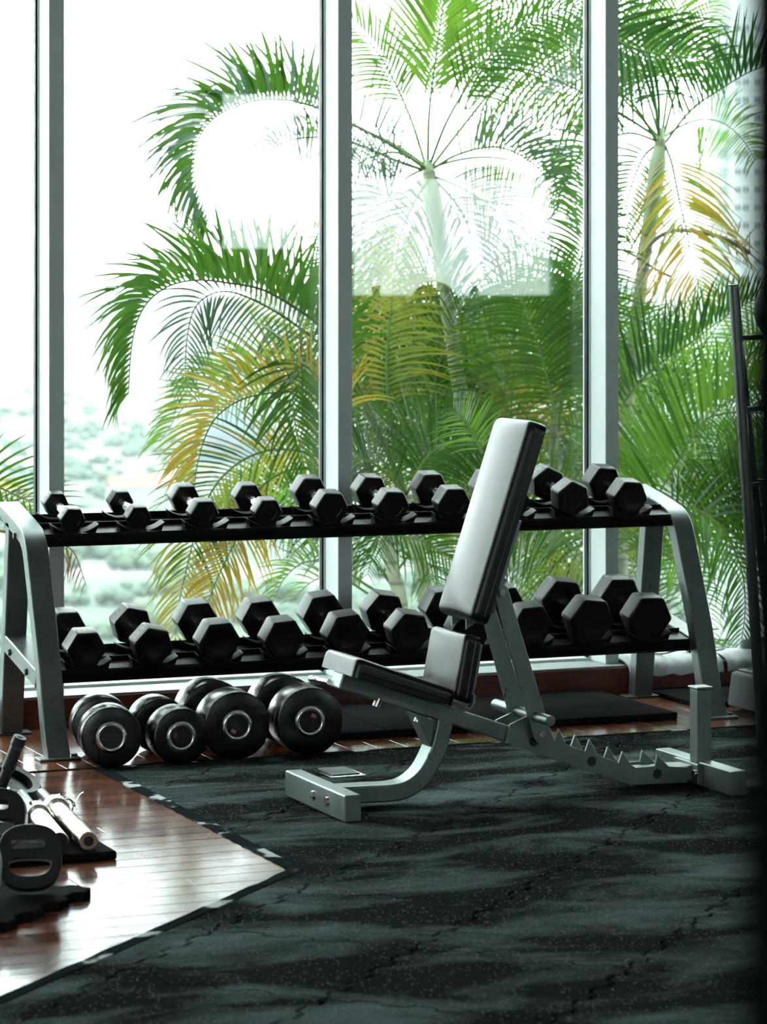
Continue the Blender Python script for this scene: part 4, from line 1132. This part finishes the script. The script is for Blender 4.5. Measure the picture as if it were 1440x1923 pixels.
# --- low palm at the right, behind the rack end
pE = palm_thing('low bright green palm behind the right end of the dumbbell rack', 1130, 11.0)
trunk(pE, [(1132, 1040), (1130, 1100), (1128, 1290)], 11.0, 22)
pf(pE, [(1132, 1040), (1140, 900), (1165, 770), (1220, 698), (1290, 648), (1370, 590), (1450, 545)], 11.0, 10.9, 125, 'v', 'leaf_dark', 1, start=.30, gap=.033, parts=True, wid=1.05, mat2='leaf_green', droop=.3)
pf(pE, [(1132, 1040), (1190, 1000), (1250, 905), (1312, 805), (1385, 742), (1460, 700)], 11.0, 10.8, 175, 'v', 'leaf_light', 1, start=.22, gap=.034, parts=True, wid=1.05, mat2='leaf_green', droop=.3)
pf(pE, [(1132, 1040), (1150, 950), (1190, 860), (1250, 800), (1330, 790)], 11.1, 11.6, 130, 'f', 'leaf_green', 1, start=.15, gap=.030, parts=True)
pf(pE, [(1132, 1045), (1210, 990), (1290, 955), (1350, 985), (1390, 1060), (1400, 1140), (1390, 1220)], 11.0, 10.7, 110, 'f', 'leaf_green', 1, start=.30, gap=.030, parts=True, mat2='leaf_grey')
pf(pE, [(1132, 1050), (1200, 1030), (1270, 1050), (1320, 1110), (1340, 1200)], 11.0, 11.2, 80, 'f', 'leaf_light', 1, start=.2, gap=.032)
pf(pE, [(1130, 1045), (1080, 1000), (1020, 990), (960, 1020), (920, 1080)], 11.0, 10.8, 110, 'f', 'leaf_green', 1, start=.12, gap=.028, parts=True, mat2='leaf_light')
pf(pE, [(1130, 1045), (1090, 1040), (1040, 1060), (1000, 1110)], 11.0, 11.2, 100, 'f', 'leaf_yellow', 1, start=.1, gap=.028, mat2='leaf_light')
pf(pE, [(1130, 1045), (1085, 960), (1040, 900), (985, 870)], 11.0, 11.3, 110, 'f', 'leaf_green', 1, start=.12, gap=.028)
pf(pE, [(1130, 1045), (1140, 980), (1170, 930), (1220, 920)], 11.0, 11.4, 110, 'f', 'leaf_light', 1, start=.1, gap=.028)
for k in range(26):
    c = at(rnd.uniform(1150, 1350), rnd.uniform(720, 1150), rnd.uniform(11.9, 13.0))
    frond(pE, arc(c, rnd.uniform(0, 360), rnd.uniform(20, 75), rnd.uniform(.7, 1.1), 1.1), .25, 'f', rnd.choice(['leaf_green', 'leaf_light', 'leaf_dark', 'leaf_green']), 1, start=.12, gap=.033)
for k in range(9):
    c = at(rnd.uniform(940, 1330), rnd.uniform(1200, 1290), rnd.uniform(10.8, 11.6))
    frond(pE, arc(c, rnd.uniform(0, 360), rnd.uniform(20, 60), rnd.uniform(.5, .8), 1.0), .18, 'f', rnd.choice(['leaf_green', 'leaf_dark']), 1, start=.1, gap=.026)

# --- palm at the left edge
pF = palm_thing('palm reaching in from the left edge, behind the left rack frame', -150, 11.0)
trunk(pF, [(-160, 960), (-158, 1100), (-156, 1290)], 11.0, 24)
pf(pF, [(-160, 960), (-90, 905), (-30, 905), (30, 930), (80, 955), (130, 1010)], 11.0, 10.7, 95, 'f', 'leaf_green', 1, start=.15, gap=.034, parts=True, spread=20)
pf(pF, [(-160, 960), (-90, 925), (-20, 935), (50, 965), (110, 1030)], 11.0, 11.2, 75, 'v', 'leaf_yellow', 1, start=.2, gap=.034, parts=True, mat2='leaf_dry')
pf(pF, [(-160, 962), (-60, 985), (40, 1005), (110, 1020), (140, 1040), (162, 1100)], 11.0, 10.9, 60, 'v', 'leaf_dry', -1, start=.55, gap=.036, mat2='leaf_green')

# planting bed under the palms, parapet further out
o = MB().span(-.5, 8.5, 10.2, 13.6, -1.5, -1.0).build('planting_bed', M['soil'], None, smooth=0); tag(o, 'dark soil planting bed outside under the palms', 'planter')
o = MB().span(6.35, 9.5, 14.2, 14.9, .42, .78).build('parapet', M['concrete_beige'], None, bevel=.02); tag(o, 'beige concrete beam outside behind the right palms', 'beam')

# ================================================================== far city
o = MB().span(-4000, 6000, 40, 9000, -60.5, -60).build('land', M['land'], None, smooth=0); tag(o, kind='structure')
def mound(name, cx, cy, rx, ry, h, seed):
    rg = random.Random(seed); n = 26; vv = []; ff = []
    ph = [rg.uniform(0, 6) for _ in range(4)]
    for i in range(n):
        for j in range(n):
            u, v = -1 + 2 * i / (n - 1), -1 + 2 * j / (n - 1); d = math.sqrt(u * u + v * v)
            z = h * max(0, 1 - d * d) * (1 + .25 * math.sin(5 * u + ph[0]) + .15 * math.sin(9 * u + ph[1] + 3 * v)) - 4
            vv.append((cx + u * rx, cy + v * ry, -60 + z))
    for i in range(n - 1):
        for j in range(n - 1): ff.append((i * n + j, (i + 1) * n + j, (i + 1) * n + j + 1, i * n + j + 1))
    o = MB().add(vv, ff).build(name, M['hill'], None, smooth=80); tag(o, kind='structure')
def far(px, dep):
    a = (px - 720) / FPX; return (dep * (SN + a * CS), dep * (CS - a * SN))
for i, (px, dep, rx, ry, h) in enumerate(((-200, 4200, 900, 500, 60), (350, 5200, 1100, 500, 46), (900, 4600, 1000, 500, 70), (1500, 5000, 900, 500, 80), (150, 2600, 260, 240, 26), (420, 2200, 160, 200, 20))):
    x, y = far(px, dep); mound('hill', x, y, rx, ry, h, i)
rg = random.Random(11)
HS = []
for k in range(40):
    px = rg.uniform(-250, 900); dep = 640 * math.exp(rg.uniform(0, 1.4)); x, y = far(px, dep)
    if any((x - a) ** 2 + (y - b) ** 2 < 42 ** 2 for a, b in HS): continue
    HS.append((x, y))
    wx, wy, hh = rg.uniform(8, 22), rg.uniform(8, 16), rg.uniform(5, 14) if rg.random() < .85 else rg.uniform(18, 40)
    t = thing('house', 'small hazy house in the blurred city below', 'house', (x, y, -60), (0, 0, rg.uniform(-.5, .5)), group='houses of the blurred city')
    new_obj('wall', MB().span(-wx / 2, wx / 2, -wy / 2, wy / 2, 0, hh).mesh('wall', M['house_white'], 0), t)
    if hh < 16:
        new_obj('roof', MB().prism([(-wy / 2 - .5, hh), (wy / 2 + .5, hh), (0, hh + 3)], 'x', -wx / 2 - .5, wx / 2 + .5).mesh('roof', M['roof_red' if rg.random() < .3 else 'house_white'], 0), t)
    else: new_obj('roof', MB().span(-wx / 2 - .4, wx / 2 + .4, -wy / 2 - .4, wy / 2 + .4, hh, hh + .8).mesh('roof', M['house_white'], 0), t)
# far trees: rounded crowns
ico = bmesh.new(); bmesh.ops.create_icosphere(ico, subdivisions=1, radius=1.0)
for v in ico.verts: v.co *= 1 + .12 * math.sin(7 * v.co.x + 3 * v.co.y) + .1 * math.sin(6 * v.co.z)
CROWN = bpy.data.meshes.new('crown')
cl_ = bmesh.new(); rr_ = random.Random(3)
for (ox, oy, oz, sc) in ((0, 0, .15, .72), (.55, .1, -.1, .55), (-.45, .4, -.05, .58), (-.2, -.55, -.12, .52), (.25, .5, .2, .42), (.3, -.35, .35, .40)):
    g_ = bmesh.ops.create_icosphere(cl_, subdivisions=1, radius=sc)['verts']
    for v in g_: v.co = v.co * rr_.uniform(.86, 1.14) + Vector((ox, oy, oz))
cl_.to_mesh(CROWN); cl_.free(); ico.free(); CROWN.materials.append(M['canopy']); sharp(CROWN, 80)
JV, JF = [], []
for k in range(1500):
    px = rg.uniform(-300, 1500); dep = 360 * math.exp(rg.uniform(0, 1.6)); x, y = far(px, dep); s_ = rg.uniform(1.6, 4.2); n = len(JV)
    if any((x - a) ** 2 + (y - b) ** 2 < 30 ** 2 for a, b in HS + [far(452, 900), far(1372, 500), far(1440, 505)]): continue
    ca, sa = math.cos(k * 1.7), math.sin(k * 1.7)
    JV += [(x + (v.co.x * ca - v.co.y * sa) * s_, y + (v.co.x * sa + v.co.y * ca) * s_, -60 + s_ * .5 + v.co.z * s_ * .8) for v in CROWN.vertices]; JF += [tuple(a + n for a in f.vertices) for f in CROWN.polygons]
me = bpy.data.meshes.new('treetops'); me.from_pydata(JV, [], JF); me.materials.append(M['canopy'])
for p in me.polygons: p.use_smooth = True
o = new_obj('treetops', me); tag(o, 'blurred green treetops of the city far below', 'trees', kind='stuff')
# pale blue domed hall
x, y = far(452, 900); t = thing('domed_hall', 'pale blue domed roof glimpsed through the left palm fronds', 'building', (x, y, -60))
new_obj('roof', MB().lathe([(14 * math.cos(a), 10 + 17 * math.sin(a)) for a in [k * PI / 24 for k in range(13)]], None, 36).mesh('roof', M['house_blue'], 60), t)
new_obj('wall', MB().cyl((0, 0, 0), (0, 0, 10), 13.5, 36).mesh('wall', M['house_white'], 40), t)
# white tower block at the right
x, y = far(1372, 500); an = math.atan2(y, x) - PI / 2
t = thing('tower_block', 'tall white apartment tower with rows of small windows beyond the right palms', 'building', (x, y, -60), (0, 0, an))
pm = 500 / FPX
def lx(px): return (px - 1372) * pm
new_obj('wall', MB().span(lx(1330), lx(1480), 0, 18, 0, 130).mesh('wall', M['tower_wall'], 0), t)
new_obj('wall', MB().span(lx(1372), lx(1480), -1.2, 0, 0, 130).mesh('wall', M['tower_wall'], 0), t)
wA = MB().span(-.85, .85, -.12, .05, -.95, .95).mesh('window', M['tower_window_blue'], 0)
wB = MB().span(-.55, .55, -.12, .05, -.50, .50).mesh('window', M['tower_window'], 0)
fl = MB().span(-.03, .03, -.16, -.10, -.5, .5).mesh('mullion', M['tower_wall'], 0)
sl_ = MB().span(lx(1371), lx(1480), -1.35, -1.15, -.12, .12).mesh('ledge', M['tower_wall'], 0)
for k in range(-3, 18):
    py = 155 + 33.6 * k; z = EYE + (HOR - py) * pm + 60
    new_obj('window', wA, t, (lx(1357), 0, z))
    for px in (1387, 1403, 1426, 1442):
        wdw = new_obj('window', wB, t, (lx(px), -1.2, z))
        new_obj('mullion', fl, wdw, (0, 0, 0))
    new_obj('ledge', sl_, t, (0, 0, z - 1.1))

o = MB().span(-1500, 3000, 45, 2600, -59.9, 70).build('haze', M['haze'], None, smooth=0); tag(o, 'pale humid haze lying over the far city', 'haze', kind='stuff')
